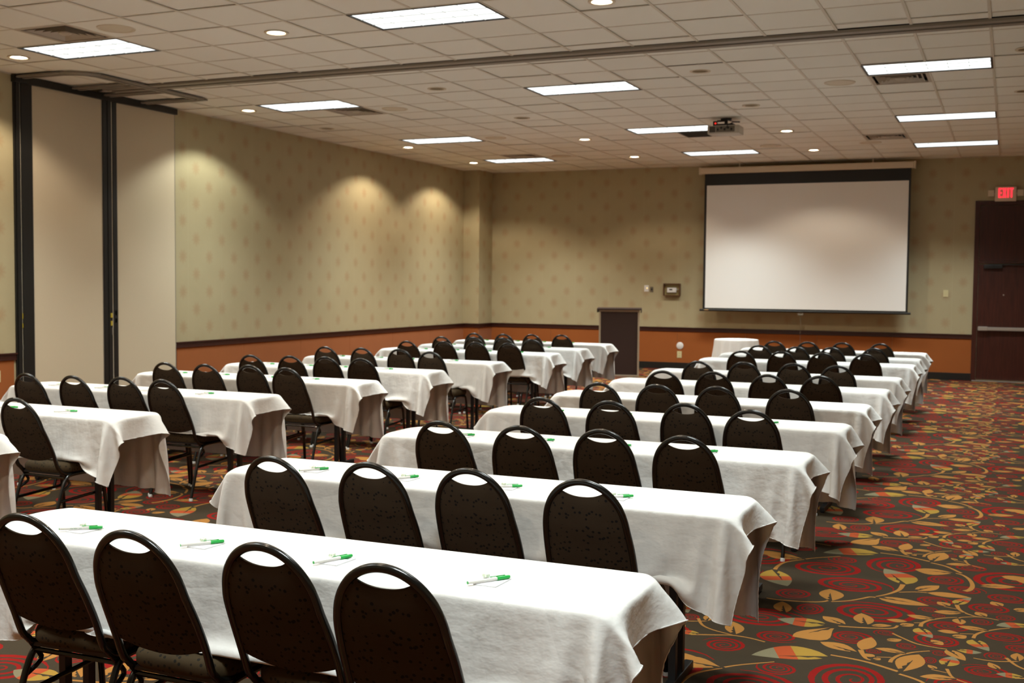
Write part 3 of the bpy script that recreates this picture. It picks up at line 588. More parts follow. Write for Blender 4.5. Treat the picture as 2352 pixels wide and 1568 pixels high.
def make_grille():
    r = empty('return_grille'); b = MB(); g = 0.004
    for a in ((g, T-g, g, 0.03), (g, T-g, T-0.03, T-g), (g, 0.03, 0.03, T-0.03), (T-0.03, T-g, 0.03, T-0.03)): b.box(a[0], a[1], a[2], a[3], H-0.002, H+0.01)
    b.build('frame', M['grille_dark'], r); bx('backing', M['plenum'], 0.02, T-0.02, 0.02, T-0.02, H+0.05, H+0.055, r)
    b = MB(); n = 11
    for k in range(n):
        p = 0.03+(T-0.06)*(k+0.5)/n; b.box(p-0.003, p+0.003, 0.03, T-0.03, H, H+0.02); b.box(0.03, T-0.03, p-0.003, p+0.003, H, H+0.02)
    b.build('egg_crate', M['grille_dark'], r); return r
def make_speaker():
    r = empty('ceiling_speaker')
    b = MB(); b.lathe([(0.135, 0.002), (0.140, -0.006), (0.160, -0.007), (0.166, 0.002)], (0, 0, 0), 36, 'z', False); b.build('rim', M['trim_white'], r)
    b = MB(); b.lathe([(0.0005, -0.009), (0.07, -0.008), (0.136, -0.002)], (0, 0, 0), 36, 'z', False); b.build('mesh_cover', M['trim_white'], r); return r
index_kids()
WHERE_T = {(-14, 'c'): 'white troffer light at top left, on the near side of the wall track', (-8, 'c'): 'white troffer light nearest the camera, large at the top of the picture',
  (-2, 'c'): 'white troffer light over the near right tables, just above the picture edge',
  (-14, 2): 'white troffer light by the left wall, first beyond the wall track', (-8, 2): 'white troffer light first beyond the wall track in the middle of the ceiling', (-2, 2): 'white troffer light at right, first beyond the wall track, touching an air vent',
  (-14, 8): 'white troffer light in the left file, second beyond the wall track', (-8, 8): 'white troffer light partly hidden behind the projector', (-2, 8): 'white troffer light in the right file, second beyond the wall track',
  (-14, 13): 'white troffer light farthest away in the left file, near the corner', (-8, 13): 'white troffer light farthest away in the middle file, left of the screen housing', (-2, 13): 'white troffer light farthest away in the right file, close to the front wall'}
proto_t = troffer; first = True
for (i, bb) in TROFF:
    o = proto_t if first else copy_tree(proto_t); first = False
    y = row_y(bb); o.location = (i*T, y, 0)
    tag(o, WHERE_T.get((i, bb), 'white troffer light out of view at the back, %s file, %s' % ({-14: 'left', -8: 'middle', -2: 'right'}[i], {'m1': 'nearer the track', 'm2': 'by the back wall'}.get(bb))), 'ceiling light', 'troffer ceiling lights')
    area_lamp('troffer_tube', (i*T+T, y+T/2, H-0.008), 2*T-0.06, T-0.06, TROFFER_W*(0.9 if bb == 'c' else 0.72 if bb == 'm1' else 1.0))
L_ = {(-8.90, -2.15): 'lit downlight at far left above the tall black posts', (-5.82, -2.15): 'lit downlight on the near side of the wall track, between two troffers', (-2.77, -2.15): 'lit downlight at the top edge of the picture',
  (-8.90, 1.58): 'downlight by the left wall washing the patterned wall beside the storage panels', (-8.88, 5.82): 'lit downlight just below the second troffer of the left file', (-8.90, 8.34): 'lit downlight nearest the far left corner of the room',
  (-5.81, 5.82): 'lit downlight between the left and middle troffer files', (-5.81, 8.34): 'lit downlight farthest back in the middle, left of the far middle troffer', (-2.77, 5.88): 'lit downlight just right of the projector', (-2.77, 8.34): 'lit downlight just in front of the screen housing',
  (-8.89, 3.41): 'dark downlight by the left wall in line with the first left troffer', (-5.83, 0.96): 'dark downlight just beyond the wall track, left of the middle troffer', (-5.82, 3.40): 'dark downlight left and beyond the first middle troffer',
  (-2.78, 0.97): 'dark downlight beyond the wall track, between middle and right troffers', (-2.76, 3.40): 'dark downlight right above the projector', (0.30, 0.97): 'dark downlight at the right picture edge nearer the wall track', (0.30, 3.42): 'dark downlight at the right picture edge farther from the wall track'}
pl, pdm = make_downlight(True), make_downlight(False); index_kids()
for kind, LL, pr in (('lit', LIT, pl), ('dim', DIM, pdm)):
    for n_, (x, y) in enumerate(LL):
        o = pr if n_ == 0 else copy_tree(pr); o.location = (x, y, H+0.003); tag(o, L_[(x, y)], 'downlight', 'recessed downlights')
for (x, y) in LIT:
    cool = (x, y) == (-8.90, 1.58)
    spot_lamp('downlight_beam', (x, y, H-0.012), SPOT_W*(0.9 if cool else 0.55 if (y > 8 and x > -8) else 1.0), (0.97, 1.0, 0.86) if cool else (1.0, 0.83, 0.62), 126 if cool else 132, 0.35)
for (x, y) in ADDED_SPOTS: spot_lamp('downlight_beam', (x, y, H-0.012), SPOT_W*0.5, (1.0, 0.83, 0.62), 132, 0.22)  # unseen spots without fixtures, added to warm and brighten the near rows
vp = make_vent(); index_kids()
VL = ['square air vent beside the nearest left troffer light', 'square air vent just beyond the first left troffer past the wall track', 'square air vent behind the first right troffer past the wall track', 'square air vent low over the right end of the screen housing', 'square air vent beside the farthest left troffer']
for n_, (i, y) in enumerate(VENTS):
    o = vp if n_ == 0 else copy_tree(vp); o.location = (i*T, y, 0); tag(o, VL[n_], 'air vent', 'square ceiling vents')
gr = make_grille(); gr.location = (GRILLE[0][0]*T, GRILLE[0][1], 0); tag(gr, 'dark square return grille tucked behind the projector', 'air vent')
sp = make_speaker(); index_kids()
SPK = [((-7.04, -2.81), 'round ceiling speaker beside the nearest left air vent'), ((-7.03, 2.11), 'round ceiling speaker right of the first left air vent past the wall track'), ((-7.02, 5.18), 'round ceiling speaker right of the second left troffer'),
       ((-1.54, 2.15), 'round ceiling speaker left of the right-hand air vent'), ((-3.32, 7.56), 'round ceiling speaker right of the farthest middle troffer'), ((-1.81, 7.62), 'round ceiling speaker beyond the far right air vent'), ((-6.97, 7.82), 'round ceiling speaker near the farthest left troffer')]
for n_, ((x, y), lb) in enumerate(SPK):
    o = sp if n_ == 0 else copy_tree(sp); o.location = (x, y, H+0.003); tag(o, lb, 'speaker', 'round ceiling speakers')

# folding wall track across the ceiling and its parking loop
tr = empty('partition_track'); tag(tr, 'long metal partition track running across the whole ceiling', 'track')
b = MB(); x0 = -9.42
b.box(x0, XR, TY0+0.01, TY0+0.10, H-0.022, H+0.004, 0.003); b.box(x0, XR, TY1-0.10, TY1-0.01, H-0.022, H+0.004, 0.003); b.build('rail', M['track'], tr)
bx('slot', M['track_dark'], x0, XR, TY0+0.10, TY1-0.10, H-0.010, H+0.004, tr)
lp = empty('storage_track_loop'); tag(lp, 'rectangular loop of storage track on the ceiling in front of the storage panels', 'track')
def loop_rail(p, q, w=0.085):
    (xa, ya), (xb, yb) = p, q; b = MB(); c = MB()
    if xa == xb: 
        for s in (-1, 1): b.box(xa+s*w/2-0.022+(-0.0 if s < 0 else 0), xa+s*w/2+0.022, ya, yb, H-0.032, H-0.012, 0.003)
        c.box(xa-w/2, xa+w/2, ya, yb, H-0.020, H-0.011)
    else:
        for s in (-1, 1): b.box(xa, xb, ya+s*w/2-0.022, ya+s*w/2+0.022, H-0.032, H-0.012, 0.003)
        c.box(xa, xb, ya-w/2, ya+w/2, H-0.020, H-0.011)
    b.build('rail', M['track'], lp); c.build('slot', M['track_dark'], lp)
loop_rail((-8.80, -1.20), (-8.80, 0.50)); loop_rail((-9.68, -1.42), (-9.05, -1.42)); loop_rail((-9.68, 0.50), (-8.74, 0.50)); loop_rail((-9.68, -0.62), (-8.86, -0.62)); loop_rail((-9.68, -0.12), (-8.86, -0.12))

b = MB(); b.tube([(-9.07, -1.462, H-0.020), (-8.93, -1.44, H-0.020), (-8.80, -1.33, H-0.020), (-8.757, -1.19, H-0.020)], 0.018, 6); b.tube([(-9.07, -1.378, H-0.020), (-8.96, -1.35, H-0.020), (-8.87, -1.28, H-0.020), (-8.843, -1.19, H-0.020)], 0.018, 6); b.build('rail', M['track'], lp)

# parked partition panels in the left wall
def storage_panel(y0, y1, lb):
    r = empty('pocket_door', (XL, y0, 0)); w = y1-y0
    b = MB(); b.box(0.002, 0.020, 0.006, w-0.006, 0.02, 3.725, 0.003); b.build('fabric_face', M['panel'], r)
    for a, c in ((0, 0.010), (w-0.010, w)): bx('edge_strip', M['track'], 0.002, 0.022, a, c, 0.02, 3.727, r)
    return tag(r, lb, 'door', 'beige fabric pocket doors')
storage_panel(-1.240, -0.180, 'wide beige fabric wall panel between the two black posts')
storage_panel(0.052, 1.105, 'beige fabric wall panel right of the second black post')
hd = empty('panel_header', (XL, -1.50, 3.60)); tag(hd, 'black header beam along the top of the beige panels', 'beam')
b = MB(); b.box(0.002, 0.060, 0, 2.615, 0.120, H-3.60-0.004, 0.003); b.build('beam', M['black_frame'], hd)
def post(y0, strips, lb):
    """edge-on parked panels: black posts with aluminium strips between them"""
    r = empty('parked_partition', (XL, y0, 0)); a = 0
    for kind, w, d in strips:
        if kind == 'b': bx('panel_edge', M['black_frame'], 0.002, d, a+0.001, a+w-0.001, 0.01, 3.728, r, 0.003)
        elif kind == 's': bx('metal_strip', M['trim_white'], 0.002, d, a+0.001, a+w-0.001, 0.01, 3.728, r)
        a += w
    return tag(r, lb, 'partition', 'parked partition edges')
p1 = post(-1.485, [('b', 0.018, 0.024), ('b', 0.055, 0.034), ('s', 0.010, 0.026), ('b', 0.110, 0.040), ('b', 0.047, 0.034)], 'thick black folded partition edge at far left, beside the patterned wall')
p2 = post(-0.178, [('b', 0.072, 0.030), ('b', 0.062, 0.036), ('s', 0.024, 0.024), ('b', 0.068, 0.034)], 'black folded partition edge between the two beige panels')
def plate(r, y, z0, z1, m, w=0.022, d=0.078): bx('latch_plate', m, 0.02, d-0.036, y-w/2, y+w/2, z0, z1, r, 0.002)
plate(p2, 0.030, 1.03, 1.225, M['track'], 0.022, 0.064); plate(p2, 0.112, 1.14, 1.195, M['brass'], 0.03, 0.077); plate(p2, 0.112, 1.045, 1.10, M['brass'], 0.03, 0.077)
plate(p2, 0.128, 0.93, 1.02, M['track'], 0.016, 0.077); plate(p2, 0.190, 1.165, 1.225, M['brass'], 0.03, 0.07); plate(p2, 0.190, 1.075, 1.13, M['brass'], 0.03, 0.07); plate(p2, 0.045, 0.85, 0.895, M['track'], 0.012, 0.064)
plate(p1, 0.07, 1.16, 1.22, M['brass'], 0.03, 0.067); plate(p1, 0.07, 1.06, 1.11, M['brass'], 0.03, 0.067); plate(p1, 0.08, 0.82, 0.87, M['track'], 0.016, 0.067)

# ---------------------------------------------------------------- wall fittings
def wall_plate(name, lb, cat, x, z, w, h, m, extra=None):
    r = empty(name, (x, YF, z)); tag(r, lb, cat)
    b = MB(); b.box(-w/2, w/2, -0.007, 0.0, -h/2, h/2, 0.002); b.build('cover_plate', m, r)
    if extra: extra(r)
    return r
def ex_dimmer(r):
    b = MB(); b.box(-0.012, 0.012, -0.013, -0.005, -0.032, 0.032, 0.002); b.build('paddle', M['white_plastic'], r)
    b = MB(); b.lathe([(0.0003, -0.018), (0.011, -0.017), (0.013, -0.010)], (0.013, 0, 0.003), 14, 'y', False); b.build('glowing_knob', M['switch_glow'], r)
wall_plate('dimmer_switch', 'white wall dimmer switch with a glowing orange knob', 'switch', -6.135, 1.518, 0.085, 0.120, M['white_plastic'], ex_dimmer)
wall_plate('control_plate', 'small grey-brown wall plate just right of the white dimmer', 'switch', -6.030, 1.500, 0.062, 0.10, M['grey_plastic'], lambda r: bx('button', M['black'], -0.014, 0.014, -0.012, -0.005, -0.016, 0.016, r, 0.002))
th = empty('thermostat', (-5.625, YF, 1.500)); tag(th, 'white thermostat inside a clear brown-edged guard box on the front wall', 'thermostat')
b = MB(); b.box(-0.095, 0.085, -0.045, -0.003, -0.055, 0.035, 0.012); b.build('housing', M['white_plastic'], th)
bx('display', M['black'], -0.05, 0.01, -0.048, -0.044, -0.012, 0.012, th)
b = MB(); b.box(-0.150, 0.150, -0.012, -0.001, -0.105, 0.105, 0.002); b.build('guard_back', M['clear_box'], th)
b = MB()
for a in ((-0.160, -0.148, -0.115, 0.115), (0.148, 0.160, -0.115, 0.115), (-0.148, 0.148, -0.115, -0.101), (-0.148, 0.148, 0.101, 0.115)): b.box(a[0], a[1], -0.075, 0, a[2], a[3], 0.002)
b.build('guard_frame', M['brown_edge'], th); bx('key_lock', M['steel'], 0.10, 0.12, -0.07, -0.012, -0.01, 0.01, th, 0.003)
b = MB(); b.lathe([(0.0005, -0.014), (0.055, -0.012), (0.066, -0.006), (0.068, 0.0)], (0, 0, 0), 32, 'y', False)
o = b.build('blank_cover', M['white_plastic'], None, (-5.460, YF-0.008, 0.443)); tag(o, 'round white blank cover on the orange wall above the outlet', 'cover')
def ex_outlet(r):
    for dz in (-0.026, 0.026):
        b = MB(); b.box(-0.016, 0.016, -0.010, -0.006, dz-0.016, dz+0.016, 0.003); s = b.build('socket', M['ivory'], r)
        b = MB(); b.box(-0.008, -0.005, -0.0106, -0.0098, dz-0.005, dz+0.008); b.box(0.005, 0.008, -0.0106, -0.0098, dz-0.005, dz+0.008); b.build('slot', M['black'], s)
o = wall_plate('wall_outlet', 'ivory power outlet on the orange wall below the round cover', 'outlet', -5.468, 0.278, 0.088, 0.125, M['ivory'], ex_outlet); o.location.y = YF-0.008
wall_plate('light_switch', 'ivory light switch between the screen and the door', 'switch', -0.793, 1.485, 0.080, 0.120, M['ivory'], lambda r: bx('toggle', M['ivory'], -0.006, 0.006, -0.018, -0.005, -0.012, 0.012, r, 0.002))
o = wall_plate('wall_outlet', 'ivory power outlet at the left picture edge on the left wall', 'outlet', 0, 0, 0.085, 0.125, M['ivory'], ex_outlet)
o.location = (XL+0.008, -1.745, 0.548); o.rotation_euler = (0, 0, math.radians(90))
# exit sign
ex = empty('exit_sign', (0.105, YF, 3.155)); tag(ex, 'lit red exit sign above the dark wooden door', 'sign')
b = MB(); b.box(-0.165, 0.165, -0.075, 0, -0.115, 0.125, 0.006); b.build('housing', M['screen_case'], ex)
def glyph_E(b, x, w, h, t): b.box(x, x+t, -0.084, -0.074, -h/2, h/2); [b.box(x+t, x+w, -0.084, -0.074, z-t/2, z+t/2) for z in (-h/2+t/2, 0, h/2-t/2)]
def letters():
    h = 0.160; t = 0.022; f = MB(); glyph_E(f, -0.112, 0.052, h, t)
    f2 = MB()
    for s in (1, -1):
        a, c = (-0.050, -h/2*s), (0.012, h/2*s); vs = []
        for y in (-0.084, -0.074):
            for (x, z) in ((a[0], a[1]), (a[0]+0.024, a[1]), (c[0], c[1]), (c[0]-0.024, c[1])): vs.append((x, y, z))
        f2.add(vs, [(0, 1, 2, 3), (7, 6, 5, 4), (0, 4, 5, 1), (1, 5, 6, 2), (2, 6, 7, 3), (3, 7, 4, 0)])
    f3 = MB(); f3.box(0.026, 0.048, -0.084, -0.074, -h/2, h/2)
    f4 = MB(); f4.box(0.060, 0.118, -0.084, -0.074, h/2-t, h/2); f4.box(0.078, 0.100, -0.084, -0.074, -h/2, h/2-t)
    for q in (f, f2, f3, f4): o = q.build('letter', M['exit_red'], ex); o.location.z = 0.025
letters()
for s in (-1, 1):
    b = MB(); b.box(s*0.225-0.048, s*0.225+0.048, -0.085, -0.01, -0.03, 0.075, 0.01); hd_ = b.build('lamp_head', M['screen_case'], ex)
    b = MB(); b.box(min(s*0.165, s*0.180), max(s*0.165, s*0.180), -0.05, -0.03, 0.0, 0.03, 0.003); b.build('lamp_arm', M['screen_case'], ex)

# ---------------------------------------------------------------- projection screen
YS = 9.90
sc = empty('projection_screen', (-3.18, YS, 0)); tag(sc, 'large white pull-down projection screen with black borders on the front wall', 'screen')
b = MB(); b.box(-1.865, 1.845, -0.055, 0.055, 3.615, 3.725, 0.018); case = b.build('housing', M['screen_case'], sc)
for s in (-1, 1):
    x = -1.875 if s < 0 else 1.845
    bx('end_cap', M['trim_white'], x, x+0.03, -0.06, 0.06, 3.608, 3.732, sc, 0.01)
def flat(name, m, x0, x1, z0, z1, d=0.0015): return bx(name, m, x0, x1, -d, d, z0, z1, sc)
flat('black_drop', M['black'], -1.775, 1.800, 3.405, 3.62)
flat('black_border', M['black'], -1.775, -1.733, 1.150, 3.405); flat('black_border', M['black'], 1.765, 1.800, 1.150, 3.405)
flat('black_border', M['black'], -1.733, 1.765, 1.150, 1.175)
flat('screen_cloth', M['screen_white'], -1.733, 1.765, 1.175, 3.405)
b = MB(); b.tube([(-1.83, 0, 1.135), (1.85, 0, 1.135)], 0.020, 12); bar = b.build('weight_bar', M['black_frame'], sc)
b = MB(); b.tube([(-1.74, -0.021, 1.139), (-1.66, -0.021, 1.139)], 0.008, 8); b.build('bar_sticker', M['can_gold'], sc)
b = MB(); b.box(-0.05, 0.05, -0.03, 0.0, 1.070, 1.10, 0.008); b.tube([(-0.035, -0.012, 1.13), (-0.035, -0.012, 1.085)], 0.005, 6); b.tube([(0.035, -0.012, 1.13), (0.035, -0.012, 1.085)], 0.005, 6); b.build('pull_handle', M['grey_plastic'], sc)
b = MB(); b.tube([(0, -0.012, 1.075), (0.001, -0.010, 0.75), (-0.002, -0.008, 0.42)], 0.0022, 6); b.build('pull_cord', M['grey_plastic'], sc)
for x in (-1.14, 1.17):
    b = MB(); b.tube([(x, 0, 3.72), (x, 0, H-0.004)], 0.008, 8); b.box(x-0.02, x+0.02, -0.02, 0.02, 3.715, 3.735, 0.003); b.build('hanger', M['trim_white'], sc)

# ---------------------------------------------------------------- projector
pr = empty('ceiling_projector', (-3.29, 4.36, H)); tag(pr, 'beige projector hanging upside down from a black ceiling mount', 'projector')
b = MB(); b.box(-0.215, 0.205, -0.155, 0.155, -0.215, -0.105, 0.022); body = b.build('body', M['projector_body'], pr)
b = MB(); b.box(-0.185, -0.105, -0.158, -0.150, -0.195, -0.118); b.build('air_inlet', M['grille_dark'], pr)
b = MB(); b.box(-0.10, 0.15, -0.157, -0.150, -0.195, -0.118); b.build('connector_panel', M['grey_plastic'], pr)
for k_ in range(5): bx('socket', M['black'], -0.085+k_*0.045, -0.06+k_*0.045, -0.160, -0.152, -0.175+0.02*(k_ % 2), -0.145+0.02*(k_ % 2), pr, 0.002)
b = MB(); b.lathe([(0.045, 0.150), (0.045, 0.175), (0.036, 0.180), (0.0005, 0.172)], (0.09, 0, -0.16), 20, 'y', False); b.build('lens', M['black'], pr)
b = MB(); b.lathe([(0.075, 0), (0.07, -0.02), (0.022, -0.024), (0.022, -0.075)], (0, 0, 0), 24, 'z', False); b.box(-0.11, 0.11, -0.08, 0.08, -0.100, -0.075, 0.004); b.box(-0.17, -0.12, -0.03, 0.03, -0.108, -0.03, 0.003); b.box(-0.12, -0.02, -0.012, 0.012, -0.040, -0.02); b.build('ceiling_mount', M['cable'], pr)
b = MB(); b.tube([(0.03, -0.15, -0.15), (0.07, -0.20, -0.11), (0.13, -0.17, -0.075), (0.20, -0.10, -0.07), (0.19, -0.04, -0.055), (0.10, 0.0, -0.045), (0.02, 0.02, -0.02)], 0.006, 8); b.build('cable', M['cable'], pr)
b = MB(); b.lathe([(0.0004, -0.012), (0.011, -0.008), (0.012, 0)], (-0.135, -0.031, -0.062), 10, 'y', False); b.build('indicator_lamp', M['red_led'], pr)

# ---------------------------------------------------------------- lectern
lc = empty('lectern', (-6.002, 8.22, 0)); lc.rotation_euler = (0, 0, math.radians(17)); tag(lc, 'dark wooden lectern with beige edging standing by the front wall', 'lectern')
b = MB(); b.box(-0.325, 0.325, -0.185, 0.185, 0.02, 1.135); b.build('body', M['lectern_dark'], lc)
for a in ((-0.348, -0.318), (0.318, 0.348)): bx('side_edging', M['lectern_edge'], a[0], a[1], -0.20, 0.20, 0.0, 1.155, lc, 0.004)
bx('top_edging', M['lectern_edge'], -0.318, 0.318, -0.20, 0.18, 1.118, 1.150, lc, 0.003); bx('bottom_edging', M['lectern_edge'], -0.318, 0.318, -0.20, 0.18, 0.0, 0.030, lc, 0.003)
b = MB(); vs = [(x, y, z) for x in (-0.385, 0.385) for (y, z) in ((-0.235, 1.150), (0.24, 1.150), (0.24, 1.185), (-0.235, 1.172))]
b.add(vs, [(0, 1, 2, 3), (7, 6, 5, 4), (0, 4, 5, 1), (1, 5, 6, 2), (2, 6, 7, 3), (3, 7, 4, 0)]); b.box(-0.385, -0.366, -0.235, 0.24, 1.105, 1.150); b.box(0.366, 0.385, -0.235, 0.24, 1.105, 1.150); b.build('reading_top', M['lectern_dark'], lc)

# ---------------------------------------------------------------- small round table with floor-length cloth
rt = empty('round_table', (-3.78, 7.45, 0)); tag(rt, 'small round pedestal table hidden under a floor-length white cloth', 'table')
b = MB(); b.lathe([(0.0005, 0.730), (0.335, 0.730), (0.340, 0.722), (0.340, 0.708), (0.0005, 0.706)], n=40, caps=False); b.build('tabletop', M['leg_metal'], rt)
b = MB(); b.tube([(0, 0, 0.03), (0, 0, 0.705)], 0.03, 14); b.build('column', M['leg_metal'], rt)
for a in range(4):
    an = a*math.pi/2+0.4; b = MB(); b.tube([(0.03*math.cos(an), 0.03*math.sin(an), 0.06), (0.2*math.cos(an), 0.2*math.sin(an), 0.035), (0.27*math.cos(an), 0.27*math.sin(an), 0.012)], [0.018, 0.015, 0.010], 8); b.build('foot', M['leg_metal'], rt)
vs = []; n = 120; rings = [(0.0, 0.7335), (0.2, 0.7335), (0.33, 0.7335), (0.345, 0.727), (0.350, 0.71), (0.355, 0.66), (0.372, 0.5), (0.390, 0.3), (0.405, 0.12), (0.410, 0.03)]
rr_ = random.Random(5); ph = [rr_.uniform(0, 6.28) for _ in range(3)]
for q, (r, z) in enumerate(rings):
    amp = max(0, (0.70-z))*0.055
    for j in range(n):
        a = 2*math.pi*j/n; f = math.sin(17*a+ph[0])*0.75+0.35*math.sin(11*a+ph[1])+0.2*math.sin(29*a+ph[2])
        vs.append(((r+amp*f)*math.cos(a), (r+amp*f)*math.sin(a), z))
fs = [(i*n+j, i*n+(j+1) % n, (i+1)*n+(j+1) % n, (i+1)*n+j) for i in range(len(rings)-1) for j in range(n)]
b = MB(); b.add(vs, fs, True); o = b.build('round_tablecloth', M['linen'], None, (-3.78, 7.45, 0.0), subsurf=1); tag(o, 'floor-length white cloth over the small round table below the screen', 'tablecloth')

# ---------------------------------------------------------------- seminar tables
HX, HY, TOP = 1.165, 0.2285, 0.748
def make_table():
    r = empty('seminar_table')
    b = MB(); b.box(-HX+0.026, HX-0.026, -HY+0.026, HY-0.026, TOP-0.040, TOP-0.014, 0.006); b.build('tabletop', M['leg_metal'], r)
    for s in (-1, 1):
        x = s*(HX-0.275)
        for y in (-0.055, 0.055): bx('leg', M['leg_metal'], x-0.015, x+0.015, y-0.016, y+0.016, 0.035, TOP-0.040, r, 0.003)
        bx('foot', M['leg_metal'], x-0.018, x+0.018, -0.205, 0.205, 0.008, 0.042, r, 0.005)
        for y in (-0.19, 0.19):
            b = MB(); b.lathe([(0.012, 0.0), (0.014, 0.009)], (x, y, 0), 12); b.build('glide', M['black'], r)
        bx('brace', M['leg_metal'], x-0.012, x+0.012, -0.04, 0.04, 0.40, 0.43, r)
    return r
def sim_cloth(seed, dx=(0.16,0.16), dy=(0.33,0.47), hx=1.2, hy=0.2285, top=0.737, h=0.03, steps=190, iters=14, seats=((-.83,.95),), seat_z=0.468, rc=0.035):
    rng=np.random.default_rng(seed)
    def lines(h_, d0, d1, dense, mid):
        n0=max(3,int(round((d0-.012)/dense))); n1=max(3,int(round((d1-.012)/dense)))
        return np.concatenate([np.linspace(-h_-d0,-h_-.012,n0+1),np.linspace(-h_+.003,h_-.003,mid),np.linspace(h_+.012,h_+d1,n1+1)])
    X=lines(hx,dx[0],dx[1],.024,int(round(2*hx/h))+1); Y=lines(hy,dy[0],dy[1],.026,7); nx,ny=len(X),len(Y)
    gx,gy=np.meshgrid(X,Y,indexing='ij')
    P=np.stack([gx,gy,np.full_like(gx,top)],2)
    rest=P.copy()
    # soft random pushes so every cloth folds its own way
    kx=rng.uniform(3,9,6); ky=rng.uniform(3,9,6); ph=rng.uniform(0,6.28,6)
    nz=sum(np.sin(kx[i]*gx*1.6+ky[i]*gy+ph[i]) for i in range(6))/6
    ox=np.maximum(np.abs(gx)-(hx-rc),0); oy=np.maximum(np.abs(gy)-(hy-rc),0)
    pin=(np.hypot(ox,oy)<=rc)
    P[...,2]+=np.where(pin,0,nz*0.012)
    V=np.zeros_like(P); w=np.where(pin,0.,1.)
    C=[]
    def add(a,b,l,k): C.append((a,b,l,k))
    S=slice
    for (ix,iy,l,k) in ((1,0,0,1.),(0,1,0,1.),(1,1,0,.5),(1,-1,0,.5),(2,0,0,.025),(0,2,0,.025)):
        m=max(abs(ix),abs(iy)); p=2*m if m==2 else 2
        # colour the constraints so that no vertex occurs twice in a batch
        ax,n=(0,nx) if ix else (1,ny)
        for c in range(p if m==1 else 4):
            if m==2 and c>3: continue
            i0=np.arange(nx-ix) if ix else np.arange(nx)
            j0=np.arange(ny-abs(iy)) if iy else np.arange(ny)
            if iy<0: j0=j0+abs(iy)
            if ix: i0=i0[(i0%(2*m))//1==c] if m==1 else i0[i0%4==c]
            else: j0=j0[j0%2==c] if m==1 else j0[j0%4==c]
            if len(i0) and len(j0):
                if iy<0 or (ix and iy): pass
                add(np.ix_(i0,j0),np.ix_(i0+ix,j0+iy),l,k)
    flat=np.stack([gx,gy,0*gx],2)
    Cw=[(a,b,np.sqrt(((flat[b]-flat[a])**2).sum(-1)),k,w[a],w[b]) for a,b,l,k in C]
    dt=1/60.; g=-9.8
    for st in range(steps):
        V[...,2]+=g*dt*w; V*=0.965
        Q=P+V*dt*w[...,None]
        for it in range(iters):
            for a,b,l,k,wa,wb in Cw:
                d=Q[b]-Q[a]; L=np.sqrt((d*d).sum(-1))+1e-9; ws=wa+wb
                s=(k*(L-l)/L/np.where(ws>0,ws,1))
                if k<.2: s=np.where(L<l,s,0)
                d*=s[...,None]
                Q[a]+=d*wa[...,None]; Q[b]-=d*wb[...,None]
            # table slab
            x,y,z=Q[...,0],Q[...,1],Q[...,2]
            e=.006
            ins=(np.abs(x)<hx+e)&(np.abs(y)<hy+e)&(z<top)&(w>0)
            if ins.any():
                ax_=np.abs(x)-(hx-rc); ay_=np.abs(y)-(hy-rc)
                cor=ins&(ax_>0)&(ay_>0)
                r=np.hypot(ax_,ay_)+1e-9
                f=np.where(cor&(r<rc+e),(rc+e)/r,1)
                xn=np.sign(x)*((hx-rc)+ax_*f); yn=np.sign(y)*((hy-rc)+ay_*f)
                Q[...,0]=np.where(cor&(r<rc+e),xn,x); Q[...,1]=np.where(cor&(r<rc+e),yn,y)
                fl=ins&~cor
                near_x=(hx-np.abs(x))<(hy-np.abs(y))
                near_t=(top-z)<.012
                Q[...,2]=np.where(fl&near_t,top,z)
                Q[...,0]=np.where(fl&~near_t&near_x,np.sign(x)*(hx+e),Q[...,0])
                Q[...,1]=np.where(fl&~near_t&~near_x,np.sign(y)*(hy+e),Q[...,1])
            for s0,s1 in seats:
                x,y,z=Q[...,0],Q[...,1],Q[...,2]
                on=(x>s0)&(x<s1)&(y<-hy+.1)&(y>-hy-.34)&(z<seat_z)&(z>seat_z-.09)&(w>0)
                Q[...,2]=np.where(on,seat_z,z)
                fr=(x>s0)&(x<s1)&(y<-hy-.046)&(z<.60)&(w>0)
                Q[...,1]=np.where(fr,-hy-.046,y)
            Q[...,2]=np.maximum(Q[...,2],.01)
        V=(Q-P)/dt
        on=Q[...,2]<=seat_z+.002
        sp=np.sqrt((V*V).sum(-1)); V*=np.minimum(1,2.5/np.maximum(sp,1e-6))[...,None]
        P=Q
    return P

def cloth_mesh(seed, **kw):
    P = sim_cloth(seed, hx=HX, hy=HY, top=TOP+0.001, **kw); nx, ny = P.shape[:2]
    me = bpy.data.meshes.new('tablecloth'); idx = np.arange(nx*ny).reshape(nx, ny)
    f = np.stack([idx[:-1, :-1], idx[1:, :-1], idx[1:, 1:], idx[:-1, 1:]], -1).reshape(-1, 4)
    me.from_pydata(P.reshape(-1, 3).tolist(), [], f.tolist()); me.materials.append(M['linen'])
    me.polygons.foreach_set('use_smooth', [True]*len(f)); me.update()
    ring = [tuple(P[i, 0]) for i in range(nx)]+[tuple(P[nx-1, j]) for j in range(1, ny)]+[tuple(P[i, ny-1]) for i in range(nx-2, -1, -1)]+[tuple(P[0, j]) for j in range(ny-2, 0, -1)]
    pts = []
    for k in range(len(ring)):
        a, b = Vector(ring[k]), Vector(ring[(k+1) % len(ring)])
        pts += [a, a.lerp(b, 0.5)]
    hb = MB(); hb.tube(pts, [0.0023 if k % 2 else 0.0011 for k in range(len(pts))], 5, closed=True)     # stitched, slightly beaded hem
    return me, hb
CL = [cloth_mesh(s, dx=dx, dy=dy) for s, dx, dy in ((11, (0.13, 0.115), (0.345, 0.465)), (23, (0.12, 0.13), (0.34, 0.48)), (37, (0.15, 0.105), (0.35, 0.46)), (41, (0.11, 0.135), (0.34, 0.475)))]

